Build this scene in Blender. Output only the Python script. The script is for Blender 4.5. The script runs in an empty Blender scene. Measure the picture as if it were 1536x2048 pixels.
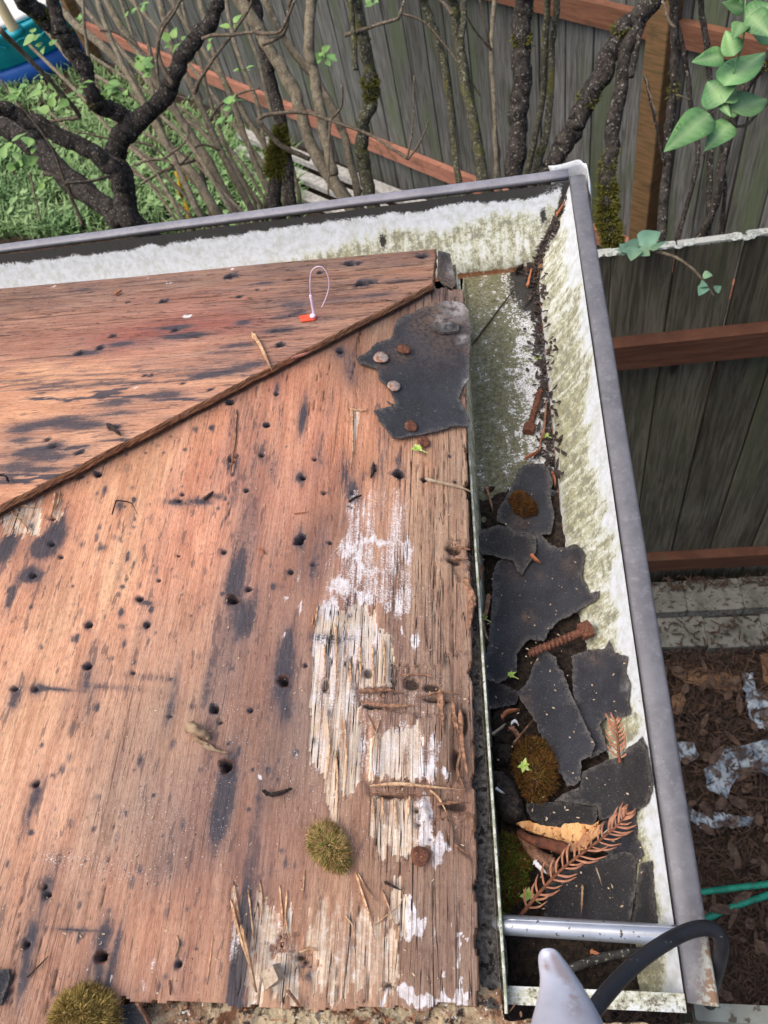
import bpy, math, random
import numpy as np
from mathutils import Vector, Matrix
from mathutils.geometry import delaunay_2d_cdt

# ------------------------------------------------------------------ camera, sky, sun, exposure
SC = bpy.context.scene
F = 1539.0
_n = np.array([356., -976., -F]); UP = -_n / np.linalg.norm(_n)
_y = np.array([114., 2474., -F]); _y -= UP * (_y @ UP); _y /= np.linalg.norm(_y)
_x = np.cross(_y, UP)
R = np.array([_x, _y, UP])                      # camera axes -> world axes (camera stands at the origin)
cam_d = bpy.data.cameras.new('camera'); cam = bpy.data.objects.new('camera', cam_d)
SC.collection.objects.link(cam); SC.camera = cam
cam.matrix_world = Matrix([list(r) + [0] for r in R] + [[0, 0, 0, 1]])
cam_d.sensor_fit = 'VERTICAL'; cam_d.sensor_height = 36; cam_d.sensor_width = 27
cam_d.lens = 36 * F / 2048; cam_d.clip_start = .02; cam_d.clip_end = 400
cam_d.dof.use_dof = True; cam_d.dof.focus_distance = .58; cam_d.dof.aperture_fstop = 20
W = bpy.data.worlds.new('World'); SC.world = W; W.use_nodes = True
SUN_EL, SUN_AZ = math.radians(62), math.radians(250)
sky = W.node_tree.nodes.new('ShaderNodeTexSky'); sky.sky_type = 'NISHITA'; sky.sun_disc = False
sky.sun_elevation = SUN_EL; sky.sun_rotation = SUN_AZ; sky.air_density = 1.0; sky.dust_density = 5.0; sky.ozone_density = .6
bg = W.node_tree.nodes['Background']; bg.inputs[1].default_value = .135
W.node_tree.links.new(sky.outputs[0], bg.inputs[0])
sun_d = bpy.data.lights.new('sun', 'SUN'); sun_d.energy = 1.1; sun_d.angle = math.radians(60); sun_d.color = (1, .95, .88)
sun = bpy.data.objects.new('sun', sun_d); SC.collection.objects.link(sun)
_sd = Vector((math.sin(SUN_AZ) * math.cos(SUN_EL), math.cos(SUN_AZ) * math.cos(SUN_EL), math.sin(SUN_EL)))
sun.rotation_euler = _sd.to_track_quat('Z', 'Y').to_euler(); sun.location = (0, 0, 5)
SC.view_settings.view_transform = 'Standard'; SC.view_settings.look = 'None'
SC.view_settings.exposure = .62; SC.view_settings.gamma = 1
try: SC.view_settings.use_curve_mapping = False
except Exception: pass
SC.cycles.use_denoising = True; SC.cycles.max_bounces = 6
rnd = random.Random(7); nr = np.random.RandomState(11)

# ------------------------------------------------------------------ measuring helpers (pixel of the photo -> point on a real surface)
GROUND = -3.03
FP = (-.358, 0, -.5418)          # front roof plane z = a x + b y + c
BP = (-.05, -.3085, -.3294)      # back roof plane (upper face)
def ray(u, v): return R @ np.array([(u - 768) / F, -(v - 1024) / F, -1.0])
def Pd(u, v, d): return ray(u, v) * d
def Pz(u, v, z): r = ray(u, v); return r * (z / r[2])
def Pp(u, v, p, off=0.0): r = ray(u, v); return r * ((p[2] + off) / (r[2] - p[0] * r[0] - p[1] * r[1]))
def Py(u, v, y): r = ray(u, v); return r * (y / r[1])
def lin(c):
    c = np.asarray(c, float) / 255.
    return np.where(c < .04045, c / 12.92, ((c + .055) / 1.055) ** 2.4)
def sm(a, b, x):
    t = np.clip((x - a) / (b - a), 0, 1); return t * t * (3 - 2 * t)
def _h(i, j, s):
    n = (i.astype(np.int64) * 374761393 + j.astype(np.int64) * 668265263 + s * 1442695041) & 0xffffffff
    n = ((n ^ (n >> 13)) * 1274126177) & 0xffffffff
    n = ((n ^ (n >> 16)) * 2246822519) & 0xffffffff
    return ((n ^ (n >> 15)) & 0xffffff) / float(0xffffff)
def vn(x, y, s=0):
    x = np.asarray(x, float); y = np.asarray(y, float)
    xi = np.floor(x); yi = np.floor(y); fx = x - xi; fy = y - yi
    fx = fx * fx * (3 - 2 * fx); fy = fy * fy * (3 - 2 * fy)
    a = _h(xi, yi, s); b = _h(xi + 1, yi, s); c = _h(xi, yi + 1, s); d = _h(xi + 1, yi + 1, s)
    return a + (b - a) * fx + (c - a) * fy + (a - b - c + d) * fx * fy
def fbm(x, y, s=0, o=4):
    t = 0; a = .5; n = 0
    for k in range(o):
        t = t + a * vn(np.asarray(x) * 2 ** k, np.asarray(y) * 2 ** k, s + k * 17); n += a; a *= .5
    return t / n
def inpoly(x, y, poly):
    r = np.zeros(np.shape(x), bool); n = len(poly)
    for i in range(n):
        x1, y1 = poly[i][:2]; x2, y2 = poly[(i + 1) % n][:2]
        if y1 == y2: continue
        c = ((y1 > y) != (y2 > y)) & (x < (x2 - x1) * (y - y1) / (y2 - y1) + x1)
        r ^= c
    return r

# ------------------------------------------------------------------ object helpers
COL = SC.collection
def tag(o, label=None, cat=None, group=None, kind=None):
    if label: o['label'] = label
    if cat: o['category'] = cat
    if group: o['group'] = group
    if kind: o['kind'] = kind
    return o
def empty(name, loc, label, cat, group=None):
    o = bpy.data.objects.new(name, None); COL.objects.link(o); o.location = Vector(loc); o.empty_display_size = .02
    return tag(o, label, cat, group)
def wloc(o):
    p = np.zeros(3)
    while o is not None: p = p + np.array(o.location); o = o.parent
    return p
def mk(name, V, Fc, mats, parent=None, smooth=True, attrs=None, mi=None, origin=True):
    """V in world coordinates; linked as ONE mesh object"""
    V = np.asarray(V, float).reshape(-1, 3)
    if parent is not None: o0 = wloc(parent)
    elif origin: o0 = np.array([V[:, 0].mean(), V[:, 1].mean(), V[:, 2].min()])
    else: o0 = np.zeros(3)
    me = bpy.data.meshes.new(name)
    me.from_pydata((V - o0).tolist(), [], [list(f) for f in Fc]); 
    if smooth: me.polygons.foreach_set('use_smooth', np.ones(len(me.polygons), bool))
    for m in (mats if isinstance(mats, (list, tuple)) else [mats]): me.materials.append(m)
    if mi is not None: me.polygons.foreach_set('material_index', np.asarray(mi, np.int32))
    for k, a in (attrs or {}).items():
        a = np.asarray(a, np.float32)
        if a.ndim == 2:
            at = me.attributes.new(k, 'FLOAT_COLOR', 'POINT')
            at.data.foreach_set('color', np.concatenate([a, np.ones((len(a), 1), np.float32)], 1).ravel())
        else:
            at = me.attributes.new(k, 'FLOAT', 'POINT'); at.data.foreach_set('value', a)
    me.update()
    o = bpy.data.objects.new(name, me); COL.objects.link(o)
    if parent is None: o.location = Vector(o0)
    else: o.parent = parent
    return o
class MB:
    def __init__(s): s.V = []; s.F = []; s.M = []
    def add(s, V, Fc, m=0):
        b = len(s.V); s.V += [tuple(map(float, v)) for v in V]; s.F += [tuple(i + b for i in f) for f in Fc]; s.M += [m] * len(Fc)
    def mk(s, name, mats, parent=None, smooth=True, **k): return mk(name, s.V, s.F, mats, parent, smooth, mi=s.M, **k)
def frame(d, ref=(0, 0, 1)):
    d = np.asarray(d, float); d = d / (np.linalg.norm(d) + 1e-12); r = np.asarray(ref, float)
    if abs(d @ r) > .95: r = np.array([1., 0, 0])
    a = np.cross(d, r); a /= np.linalg.norm(a); return d, a, np.cross(a, d)
def spline(P, n):
    P = np.asarray(P, float); m = len(P)
    if m < 3: return np.array([P[0] + (P[-1] - P[0]) * t for t in np.linspace(0, 1, n)])
    E_ = np.vstack([2 * P[0] - P[1], P, 2 * P[-1] - P[-2]]); out = []
    for t in np.linspace(0, m - 1 - 1e-9, n):
        i = int(t); f = t - i; a, b, c, d = E_[i:i + 4]
        out.append(.5 * (2 * b + (c - a) * f + (2 * a - 5 * b + 4 * c - d) * f * f + (3 * b - a - 3 * c + d) * f ** 3))
    return np.array(out)
def tube(P, rad, seg=8, rough=0., seed=0, caps=True, wav=3.):
    P = np.asarray(P, float); n = len(P); rad = np.broadcast_to(np.asarray(rad, float), (n,)); V = []; Fc = []
    T = np.gradient(P, axis=0); d, a, b = frame(T[0])
    for i in range(n):
        t = T[i] / (np.linalg.norm(T[i]) + 1e-12); a = a - t * (a @ t); a /= np.linalg.norm(a) + 1e-12; b = np.cross(t, a)
        ph = np.linspace(0, 2 * math.pi, seg, endpoint=False)
        k = np.ones(seg)
        if rough: k = 1 + rough * (fbm(np.cos(ph) * 1.5 + 7 + seed * 3.1, np.sin(ph) * 1.5 + i / wav + seed, seed, 2) - .5) * 2
        for j in range(seg): V.append(P[i] + rad[i] * k[j] * (a * math.cos(ph[j]) + b * math.sin(ph[j])))
    for i in range(n - 1):
        for j in range(seg):
            q = (j + 1) % seg; Fc.append((i * seg + j, i * seg + q, (i + 1) * seg + q, (i + 1) * seg + j))
    if caps:
        V.append(P[0]); V.append(P[-1]); c0 = n * seg
        for j in range(seg):
            q = (j + 1) % seg; Fc.append((c0, q, j)); Fc.append((c0 + 1, (n - 1) * seg + j, (n - 1) * seg + q))
    return V, Fc
def box(c, s, ax=None, cham=0.):
    """box with chamfered long edges; ax rows = local axes, s = full sizes"""
    c = np.asarray(c, float); ax = np.eye(3) if ax is None else np.asarray(ax, float); h = np.asarray(s, float) / 2
    k = min(cham, h[0] * .45, h[1] * .45)
    if k <= 0: pr = [(-h[0], -h[1]), (h[0], -h[1]), (h[0], h[1]), (-h[0], h[1])]
    else: pr = [(-h[0] + k, -h[1]), (h[0] - k, -h[1]), (h[0], -h[1] + k), (h[0], h[1] - k), (h[0] - k, h[1]), (-h[0] + k, h[1]), (-h[0], h[1] - k), (-h[0], -h[1] + k)]
    n = len(pr); V = []
    for z in (-h[2], h[2]):
        for p in pr: V.append(c + ax[0] * p[0] + ax[1] * p[1] + ax[2] * z)
    Fc = [tuple(range(n))[::-1], tuple(range(n, 2 * n))] + [(i, (i + 1) % n, n + (i + 1) % n, n + i) for i in range(n)]
    return V, Fc
def outline(px, step, jag, seed, freq=.22):
    out = []; n = len(px)
    for i in range(n):
        a = np.array(px[i][:2], float); b = np.array(px[(i + 1) % n][:2], float); L = np.linalg.norm(b - a); m = max(1, int(L / step))
        nn = np.array([-(b - a)[1], (b - a)[0]]) / (L + 1e-9)
        for k in range(m):
            p = a + (b - a) * k / m; j = (fbm(p[0] * freq, p[1] * freq, seed, 3) - .5) * 2 * jag
            out.append(p + nn * j)
    return out
def cdt(loop, step, seed):
    loop = [np.asarray(p, float) for p in loop]; A = np.array(loop); r = np.random.RandomState(seed)
    x0, y0 = A.min(0); x1, y1 = A.max(0)
    gx, gy = np.meshgrid(np.arange(x0, x1, step), np.arange(y0, y1, step)); gx = gx.ravel(); gy = gy.ravel()
    gx = gx + (r.rand(len(gx)) - .5) * step * .5; gy = gy + (r.rand(len(gy)) - .5) * step * .5
    ins = inpoly(gx, gy, loop)
    d = np.full(len(gx), 1e9)
    for p in loop: d = np.minimum(d, np.hypot(gx - p[0], gy - p[1]))
    k = ins & (d > step * .45); n = len(loop)
    vs = [Vector((p[0], p[1])) for p in loop] + [Vector((a, b)) for a, b in zip(gx[k], gy[k])]
    res = delaunay_2d_cdt(vs, [(i, (i + 1) % n) for i in range(n)], [], 1, 1e-5)
    Q = np.array([[v.x, v.y] for v in res[0]]); Fc = [tuple(f) for f in res[2]]
    dist = np.full(len(Q), 1e9)
    for p in loop: dist = np.minimum(dist, np.hypot(Q[:, 0] - p[0], Q[:, 1] - p[1]))
    return Q, Fc, dist
def thick(V, Fc, off):
    """gives an open sheet a lower face and side walls; off = vector or array"""
    V = np.asarray(V, float); n = len(V); V2 = np.vstack([V, V + off])
    cnt = {}
    for f in Fc:
        for i in range(len(f)): e = (f[i], f[(i + 1) % len(f)]); cnt[e] = cnt.get(e, 0) + 1
    Fo = list(Fc) + [tuple(i + n for i in f[::-1]) for f in Fc]
    for (a, b) in list(cnt):
        if (b, a) not in cnt: Fo.append((b, a, a + n, b + n))
    return V2, Fo
def orient(V, Fc):
    """flip so that faces look up"""
    V = np.asarray(V); s = 0
    for f in Fc[:200]: s += np.cross(V[f[1]] - V[f[0]], V[f[2]] - V[f[0]])[2]
    return Fc if s > 0 else [f[::-1] for f in Fc]

# ------------------------------------------------------------------ material helpers
class NT:
    def __init__(s, name):
        s.m = bpy.data.materials.new(name); s.m.use_nodes = True; s.t = s.m.node_tree; s.b = s.t.nodes['Principled BSDF']
        s.b.inputs['Specular IOR Level'].default_value = .3
    def n(s, ty, **k):
        x = s.t.nodes.new(ty)
        for a, v in k.items(): setattr(x, a, v)
        return x
    def put(s, sock, v):
        if isinstance(v, bpy.types.NodeSocket): s.t.links.new(v, sock)
        elif v is not None:
            if sock.type == 'RGBA' and len(v) == 3: v = tuple(v) + (1,)
            sock.default_value = v
    def obj(s): return s.n('ShaderNodeTexCoord').outputs['Object']
    def map(s, v, sc=(1, 1, 1), rot=(0, 0, 0)):
        x = s.n('ShaderNodeMapping'); s.put(x.inputs['Vector'], v); x.inputs['Scale'].default_value = sc; x.inputs['Rotation'].default_value = rot
        return x.outputs[0]
    def noise(s, v, sc, det=4, rough=.6, dist=0.):
        x = s.n('ShaderNodeTexNoise'); s.put(x.inputs['Vector'], v); x.inputs['Scale'].default_value = sc; x.inputs['Detail'].default_value = det
        x.inputs['Roughness'].default_value = rough; x.inputs['Distortion'].default_value = dist; return x.outputs[0]
    def voro(s, v, sc, feat='F1'):
        x = s.n('ShaderNodeTexVoronoi', feature=feat); s.put(x.inputs['Vector'], v); x.inputs['Scale'].default_value = sc; return x.outputs[0]
    def attr(s, a, col=False): return s.n('ShaderNodeAttribute', attribute_name=a).outputs['Color' if col else 'Fac']
    def math(s, op, a, b=None, c=None, clamp=False):
        x = s.n('ShaderNodeMath', operation=op, use_clamp=clamp); s.put(x.inputs[0], a); s.put(x.inputs[1], b)
        if c is not None: s.put(x.inputs[2], c)
        return x.outputs[0]
    def ss(s, v, a, b, lo=0., hi=1.):
        x = s.n('ShaderNodeMapRange', interpolation_type='SMOOTHSTEP'); s.put(x.inputs['Value'], v)
        x.inputs['From Min'].default_value = a; x.inputs['From Max'].default_value = b; x.inputs['To Min'].default_value = lo; x.inputs['To Max'].default_value = hi
        return x.outputs[0]
    def mix(s, f, a, b, blend='MIX'):
        x = s.n('ShaderNodeMix', data_type='RGBA', blend_type=blend); s.put(x.inputs['Factor'], f); s.put(x.inputs[6], a); s.put(x.inputs[7], b); return x.outputs[2]
    def rand(s): return s.n('ShaderNodeObjectInfo').outputs['Random']
    def bump(s, h, st=.3, d=.002):
        x = s.n('ShaderNodeBump'); s.put(x.inputs['Height'], h); x.inputs['Strength'].default_value = st; x.inputs['Distance'].default_value = d
        s.t.links.new(x.outputs[0], s.b.inputs['Normal'])
    def out(s, col, rough=.7, metal=0., spec=None):
        s.put(s.b.inputs['Base Color'], col); s.put(s.b.inputs['Roughness'], rough); s.put(s.b.inputs['Metallic'], metal)
        if spec is not None: s.b.inputs['Specular IOR Level'].default_value = spec
        return s.m
def speck(name, c1, c2, sc=200, lo=.4, hi=.6, c3=None, sc3=900, lo3=.6, hi3=.68, rough=.75, st=(1, 1, 1), bump=.4, bd=.001, vary=0., spec=.3, metal=0., det=5):
    """two-tone noise material with optional specks"""
    t = NT(name); v = t.map(t.obj(), st); a = t.noise(v, sc, det)
    c = t.mix(t.ss(a, lo, hi), lin(c1), lin(c2))
    if c3 is not None: c = t.mix(t.ss(t.noise(t.obj(), sc3, 3), lo3, hi3), c, lin(c3))
    if vary:
        k = t.math('MULTIPLY_ADD', t.rand(), vary * 2, 1 - vary); cc = t.n('ShaderNodeCombineColor')
        for i in range(3): t.put(cc.inputs[i], k)
        c = t.mix(1., c, cc.outputs[0], 'MULTIPLY')
    t.bump(t.noise(v, sc * 2.3, 5), bump, bd)
    return t.out(c, rough, metal, spec)
def wood_mat(name, grain, dark_c=(52, 54, 62), pale_c=(226, 202, 172)):
    t = NT(name); o = t.obj()
    st = lambda k: (1, 1 / k, 1) if grain == 'Y' else (1 / k, 1, 1)
    fib = t.noise(t.map(o, st(22)), 520, 5, .65, .3); fine = t.noise(t.map(o, st(14)), 1500, 3, .7)
    wide = t.noise(t.map(o, st(9)), 70, 4, .6, .6); blot = t.noise(o, 260, 6, .7)
    base = t.attr('Col', True)
    patch = t.noise(t.map(o, st(3.2)), 34, 5, .65, .8)
    c = t.mix(t.ss(wide, .36, .64), t.mix(1, base, lin((232, 222, 220)), 'MULTIPLY'), base)
    c = t.mix(t.ss(patch, .42, .66, 0, .28), c, t.mix(1, c, lin((190, 180, 180)), 'MULTIPLY'))
    c = t.mix(t.ss(fib, .36, .60, .42, 0), c, t.mix(1, c, lin((196, 176, 166)), 'MULTIPLY'))
    c = t.mix(t.ss(t.noise(t.map(o, st(10)), 2600, 2, .6), .46, .68, 0, .5), c, t.mix(1, c, lin((180, 158, 148)), 'MULTIPLY'))
    c = t.mix(t.ss(blot, .48, .68, 0, .28), c, t.mix(1, c, lin((190, 186, 190)), 'MULTIPLY'))
    c = t.mix(t.ss(fine, .56, .74, 0, .5), c, t.mix(1, c, lin((150, 128, 118)), 'MULTIPLY'))
    # short dark flecks of old surface
    flk = t.math('ADD', t.noise(t.map(o, st(6)), 330, 4, .62), t.math('MULTIPLY', t.math('ADD', patch, t.attr('dark')), .16))
    c = t.mix(t.ss(flk, .695, .74, 0, .62), c, lin((96, 76, 72)))
    # pale bared fibre
    pf = t.math('ADD', t.attr('pale'), t.math('ADD', t.math('MULTIPLY_ADD', fib, .6, -.3), t.math('MULTIPLY_ADD', blot, .5, -.25)))
    pcol = t.mix(t.ss(t.noise(t.map(o, st(26)), 300, 6, .72, .6), .30, .58), lin((164, 124, 96)), lin((234, 214, 188)))
    pcol = t.mix(t.ss(blot, .5, .66, 0, .6), pcol, lin((232, 226, 220)))
    pcol = t.mix(t.ss(fine, .54, .72, 0, .6), pcol, lin((128, 100, 80)))
    c = t.mix(t.ss(pf, .24, .62), c, pcol)
    # weathering stain: soft grey halo and a fibrous dark core
    c = t.mix(t.math('MULTIPLY', t.attr('dark'), t.ss(fib, .25, .7, .95, .5)), c, lin((94, 86, 90)))
    df = t.math('ADD', t.attr('dark'), t.math('ADD', t.math('MULTIPLY_ADD', fib, .75, -.375), t.math('MULTIPLY_ADD', blot, .55, -.275)))
    dcol = t.mix(t.ss(fine, .35, .7), lin(dark_c), lin((84, 80, 86)))
    c = t.mix(t.ss(df, .52, .82, 0, .85), c, dcol)
    # old white paint
    wf = t.math('ADD', t.attr('white'), t.math('ADD', t.math('MULTIPLY_ADD', fib, .7, -.35), t.math('MULTIPLY_ADD', t.noise(o, 800, 5, .75), 1.0, -.5)))
    c = t.mix(t.ss(wf, .40, .62, 0, .95), c, t.mix(t.ss(blot, .4, .6), lin((232, 226, 226)), lin((206, 194, 190))))
    # dust, specks of grit and of white paint
    du = t.attr('dust')
    sp = t.math('ADD', t.noise(o, 1250, 2, .5), t.math('MULTIPLY', du, .11))
    c = t.mix(t.ss(sp, .735, .76), c, lin((222, 218, 214)))
    gr = t.math('ADD', t.noise(t.map(o, (1.1, .9, 1)), 620, 3, .6), t.math('MULTIPLY', du, .06))
    c = t.mix(t.ss(gr, .69, .73, 0, .85), c, lin((46, 38, 36)))
    # checks along the grain
    ck = t.noise(t.map(o, st(48)), 240, 3, .5, .5)
    cl = t.math('ABSOLUTE', t.math('SUBTRACT', ck, .5))
    cf = t.math('MULTIPLY', t.ss(cl, .004, .016, 1, 0), t.attr('crk'), clamp=True)
    c = t.mix(cf, c, lin((44, 32, 28)))
    c = t.mix(t.attr('ring'), c, t.mix(t.ss(blot, .4, .6), lin((104, 64, 48)), lin((58, 38, 32))))
    c = t.mix(t.attr('pit'), c, lin((20, 14, 12)))
    hgt = t.math('ADD', t.math('MULTIPLY', fib, .5), t.math('SUBTRACT', t.math('MULTIPLY', fine, .35), t.math('MULTIPLY', cf, 1.2)))
    t.bump(hgt, .5, .001)
    return t.out(c, .78, 0, .25)

# ------------------------------------------------------------------ roof decking: two weathered plywood sheets meeting at the hip
M_WF = wood_mat('weathered_plywood_grain_y', 'Y'); M_WB = wood_mat('weathered_plywood_grain_x', 'X')
t = NT('ply_edge'); o_ = t.obj()
c_ = t.mix(t.ss(t.noise(t.map(o_, (1, 1, 9)), 120, 5), .35, .62), lin((96, 64, 46)), lin((190, 138, 102)))
t.bump(t.noise(o_, 500, 4), .6, .002); M_EDGE = t.out(c_, .85)
M_GLUE = speck('dark_glue_line', (44, 30, 24), (74, 52, 40), 300, .4, .6)
M_SPL = speck('split_wood', (176, 128, 92), (226, 190, 150), 300, .35, .65, (120, 84, 62), 700, .6, .7, st=(1, 1, 1), vary=.18)
M_SPLD = speck('old_splinter', (104, 76, 60), (168, 124, 96), 300, .35, .65, (64, 46, 38), 700, .6, .7, vary=.2)

class Deck:
    """feature painter for one sheet: everything is laid out in metres on the roof plane"""
    def __init__(s, plane, X, Y, grain):
        s.p = plane; s.X = X; s.Y = Y; s.g = grain; n = X.shape
        s.dark = np.zeros(n); s.white = np.zeros(n); s.pale = np.zeros(n); s.pit = np.zeros(n); s.dust = np.zeros(n); s.crk = np.zeros(n); s.ring = np.zeros(n); s.h = np.zeros(n)
    def xy(s, u, v): return Pp(u, v, s.p)[:2]
    def sc(s, u, v):
        a = s.xy(u - 2, v); b = s.xy(u + 2, v); c = s.xy(u, v - 2); d = s.xy(u, v + 2)
        return np.linalg.norm(b - a) / 4, np.linalg.norm(d - c) / 4
    def ell(s, u, v, wu, lv):
        x0, y0 = s.xy(u, v); su, sv = s.sc(u, v)
        return ((s.X - x0) / (wu * su)) ** 2 + ((s.Y - y0) / (lv * sv)) ** 2
    def stain(s, u, v, wu, lv, a=.8):
        s.dark = 1 - (1 - s.dark) * (1 - a * np.exp(-s.ell(u, v, wu, lv)))
    def spot(s, ch, u, v, wu, lv, a=.8):
        A = getattr(s, ch); sx, sy = s.X, s.Y
        if ch == 'white':
            k = (.0022, .006) if s.g == 'Y' else (.006, .0022)
            s.X = sx + (fbm(sx * 260, sy * 130, 91, 3) - .5) * 2 * k[0]; s.Y = sy + (fbm(sx * 420, sy * 60, 92, 3) - .5) * 2 * k[1]
        e = s.ell(u, v, wu, lv); s.X, s.Y = sx, sy
        setattr(s, ch, np.maximum(A, a * np.exp(-e ** 1.5)))
    def hole(s, u, v, r, d=.008, ring=True):
        x0, y0 = s.xy(u, v); su, sv = s.sc(u, v); rr = .84 * r * math.sqrt(su * sv)
        q = np.hypot(s.X - x0, s.Y - y0) / rr; an = np.arctan2(s.Y - y0, s.X - x0)
        q = q * (1 + .50 * (fbm(np.cos(an) * 1.6 + u, np.sin(an) * 1.6 + v, 5, 3) - .5) * 2) * (1 + .25 * ((u * 7 + v * 3) % 10 - 5) / 5)
        s.h -= d * (1 - sm(.62, 1.05, q)); s.pit = np.maximum(s.pit, (1 - sm(.50, 1.0, q)) * (.55 + .45 * ((u * 13 + v * 7) % 11) / 10))
        if r >= 10: s.ring = np.maximum(s.ring, np.exp(-((q - 1.12) / .22) ** 2)); s.h += .0012 * np.exp(-((q - 1.2) / .2) ** 2)
        if ring: s.h += .0008 * np.exp(-((q - 1.25) / .25) ** 2); s.dark = np.maximum(s.dark, .75 * (1 - sm(.9, 2.0, q)))
    def poly(s, px, wl=.008, wc=.002, seed=1):
        """inside mask of a pixel polygon with fibre-torn ends (wl along, wc across the grain)"""
        P = [s.xy(*p) for p in px]
        if s.g == 'Y':
            x = s.X + (fbm(s.X * 90, s.Y * 60, seed, 3) - .5) * 2 * wc; y = s.Y + (fbm(s.X * 420, s.Y * 26, seed + 9, 3) - .5) * 2 * wl
        else:
            x = s.X + (fbm(s.X * 26, s.Y * 420, seed + 9, 3) - .5) * 2 * wl; y = s.Y + (fbm(s.X * 60, s.Y * 90, seed, 3) - .5) * 2 * wc
        return inpoly(x, y, P).astype(float)
    def colour(s, pts, sig=.03):
        num = 0; den = 1e-9
        st = (26, 7) if s.g == 'Y' else (7, 26)
        xw = s.X + (fbm(s.X * st[0], s.Y * st[1], 3, 4) - .5) * .03; yw = s.Y + (fbm(s.X * st[0], s.Y * st[1], 8, 4) - .5) * .05
        ax, ay = (1, .6) if s.g == 'Y' else (.6, 1)
        for u, v, *c in pts:
            k = min(1, max(0, (c[0] - 145) / 75)); c = [c[0], c[1] + (c[0] - c[1]) * (.18 - .10 * k), c[2] + (c[0] - c[2]) * (.24 - .10 * k)]
            x0, y0 = s.xy(u, v); d2 = ((xw - x0) * ax) ** 2 + ((yw - y0) * ay) ** 2
            w = 1 / (d2 + .012 ** 2) ** 1.6; num = num + w[..., None] * lin(c); den = den + w
        return num / den[..., None]
def soft(m, k=1):
    for _ in range(k):
        q = np.pad(m, 1, mode='edge'); m = (q[1:-1, 1:-1] * 2 + q[:-2, 1:-1] + q[2:, 1:-1] + q[1:-1, :-2] + q[1:-1, 2:]) / 6
    return m
def sheet_mesh(name, X, Y, Z, keep, mats, attrs, thick_m=.012):
    ny, nx = X.shape; idx = np.arange(ny * nx).reshape(ny, nx)
    V = np.stack([X.ravel(), Y.ravel(), Z.ravel()], 1)
    kq = keep[:-1, :-1] & keep[1:, :-1] & keep[:-1, 1:] & keep[1:, 1:]
    q = np.stack([idx[:-1, :-1], idx[:-1, 1:], idx[1:, 1:], idx[1:, :-1]], -1)[kq]
    # boundary edges -> ragged side wall of three plies
    e = np.concatenate([q[:, [0, 1]], q[:, [1, 2]], q[:, [2, 3]], q[:, [3, 0]]])
    key = e[:, 0].astype(np.int64) * (ny * nx) + e[:, 1]; rev = e[:, 1].astype(np.int64) * (ny * nx) + e[:, 0]
    be = e[~np.isin(key, rev)]
    bv = np.unique(be); used = np.unique(q); remap = -np.ones(ny * nx, int); remap[used] = np.arange(len(used))
    nb = len(used); lay = [0.0, .33, .36, .66, .70, 1.0]; Vs = [V[used]]; bmap = -np.ones(ny * nx, int); bmap[bv] = np.arange(len(bv))
    cx, cy = X.mean(), Y.mean()
    for k, f in enumerate(lay[1:]):
        P = V[bv].copy(); zt = P[:, 2] - 0
        dirs = P[:, :2] - 0
        P[:, 2] = zt - f * thick_m
        P[:, :2] += (fbm(P[:, 0] * 160 + k * 13, P[:, 1] * 160, 31 + k, 3) - .5)[:, None] * .0022 * (1 if k < 4 else .5)
        Vs.append(P)
    Fq = remap[q].tolist(); mi = [0] * len(Fq); off = nb; prev = remap
    for k in range(len(lay) - 1):
        a = remap[be[:, 0]] if k == 0 else nb + (k - 1) * len(bv) + bmap[be[:, 0]]
        b = remap[be[:, 1]] if k == 0 else nb + (k - 1) * len(bv) + bmap[be[:, 1]]
        c = nb + k * len(bv) + bmap[be[:, 1]]; d = nb + k * len(bv) + bmap[be[:, 0]]
        Fq += np.stack([b, a, d, c], 1).tolist(); mi += [2 if k in (1, 3) or (k == 4) else 1] * len(be)
    VV = np.concatenate(Vs)
    at = {}
    for k, A in attrs.items():
        A = A.reshape(ny * nx, *A.shape[2:])[used]
        ext = np.zeros((len(bv) * (len(lay) - 1),) + A.shape[1:]); at[k] = np.concatenate([A, ext])
    return mk(name, VV, Fq, mats, attrs=at, mi=mi, smooth=True)

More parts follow.
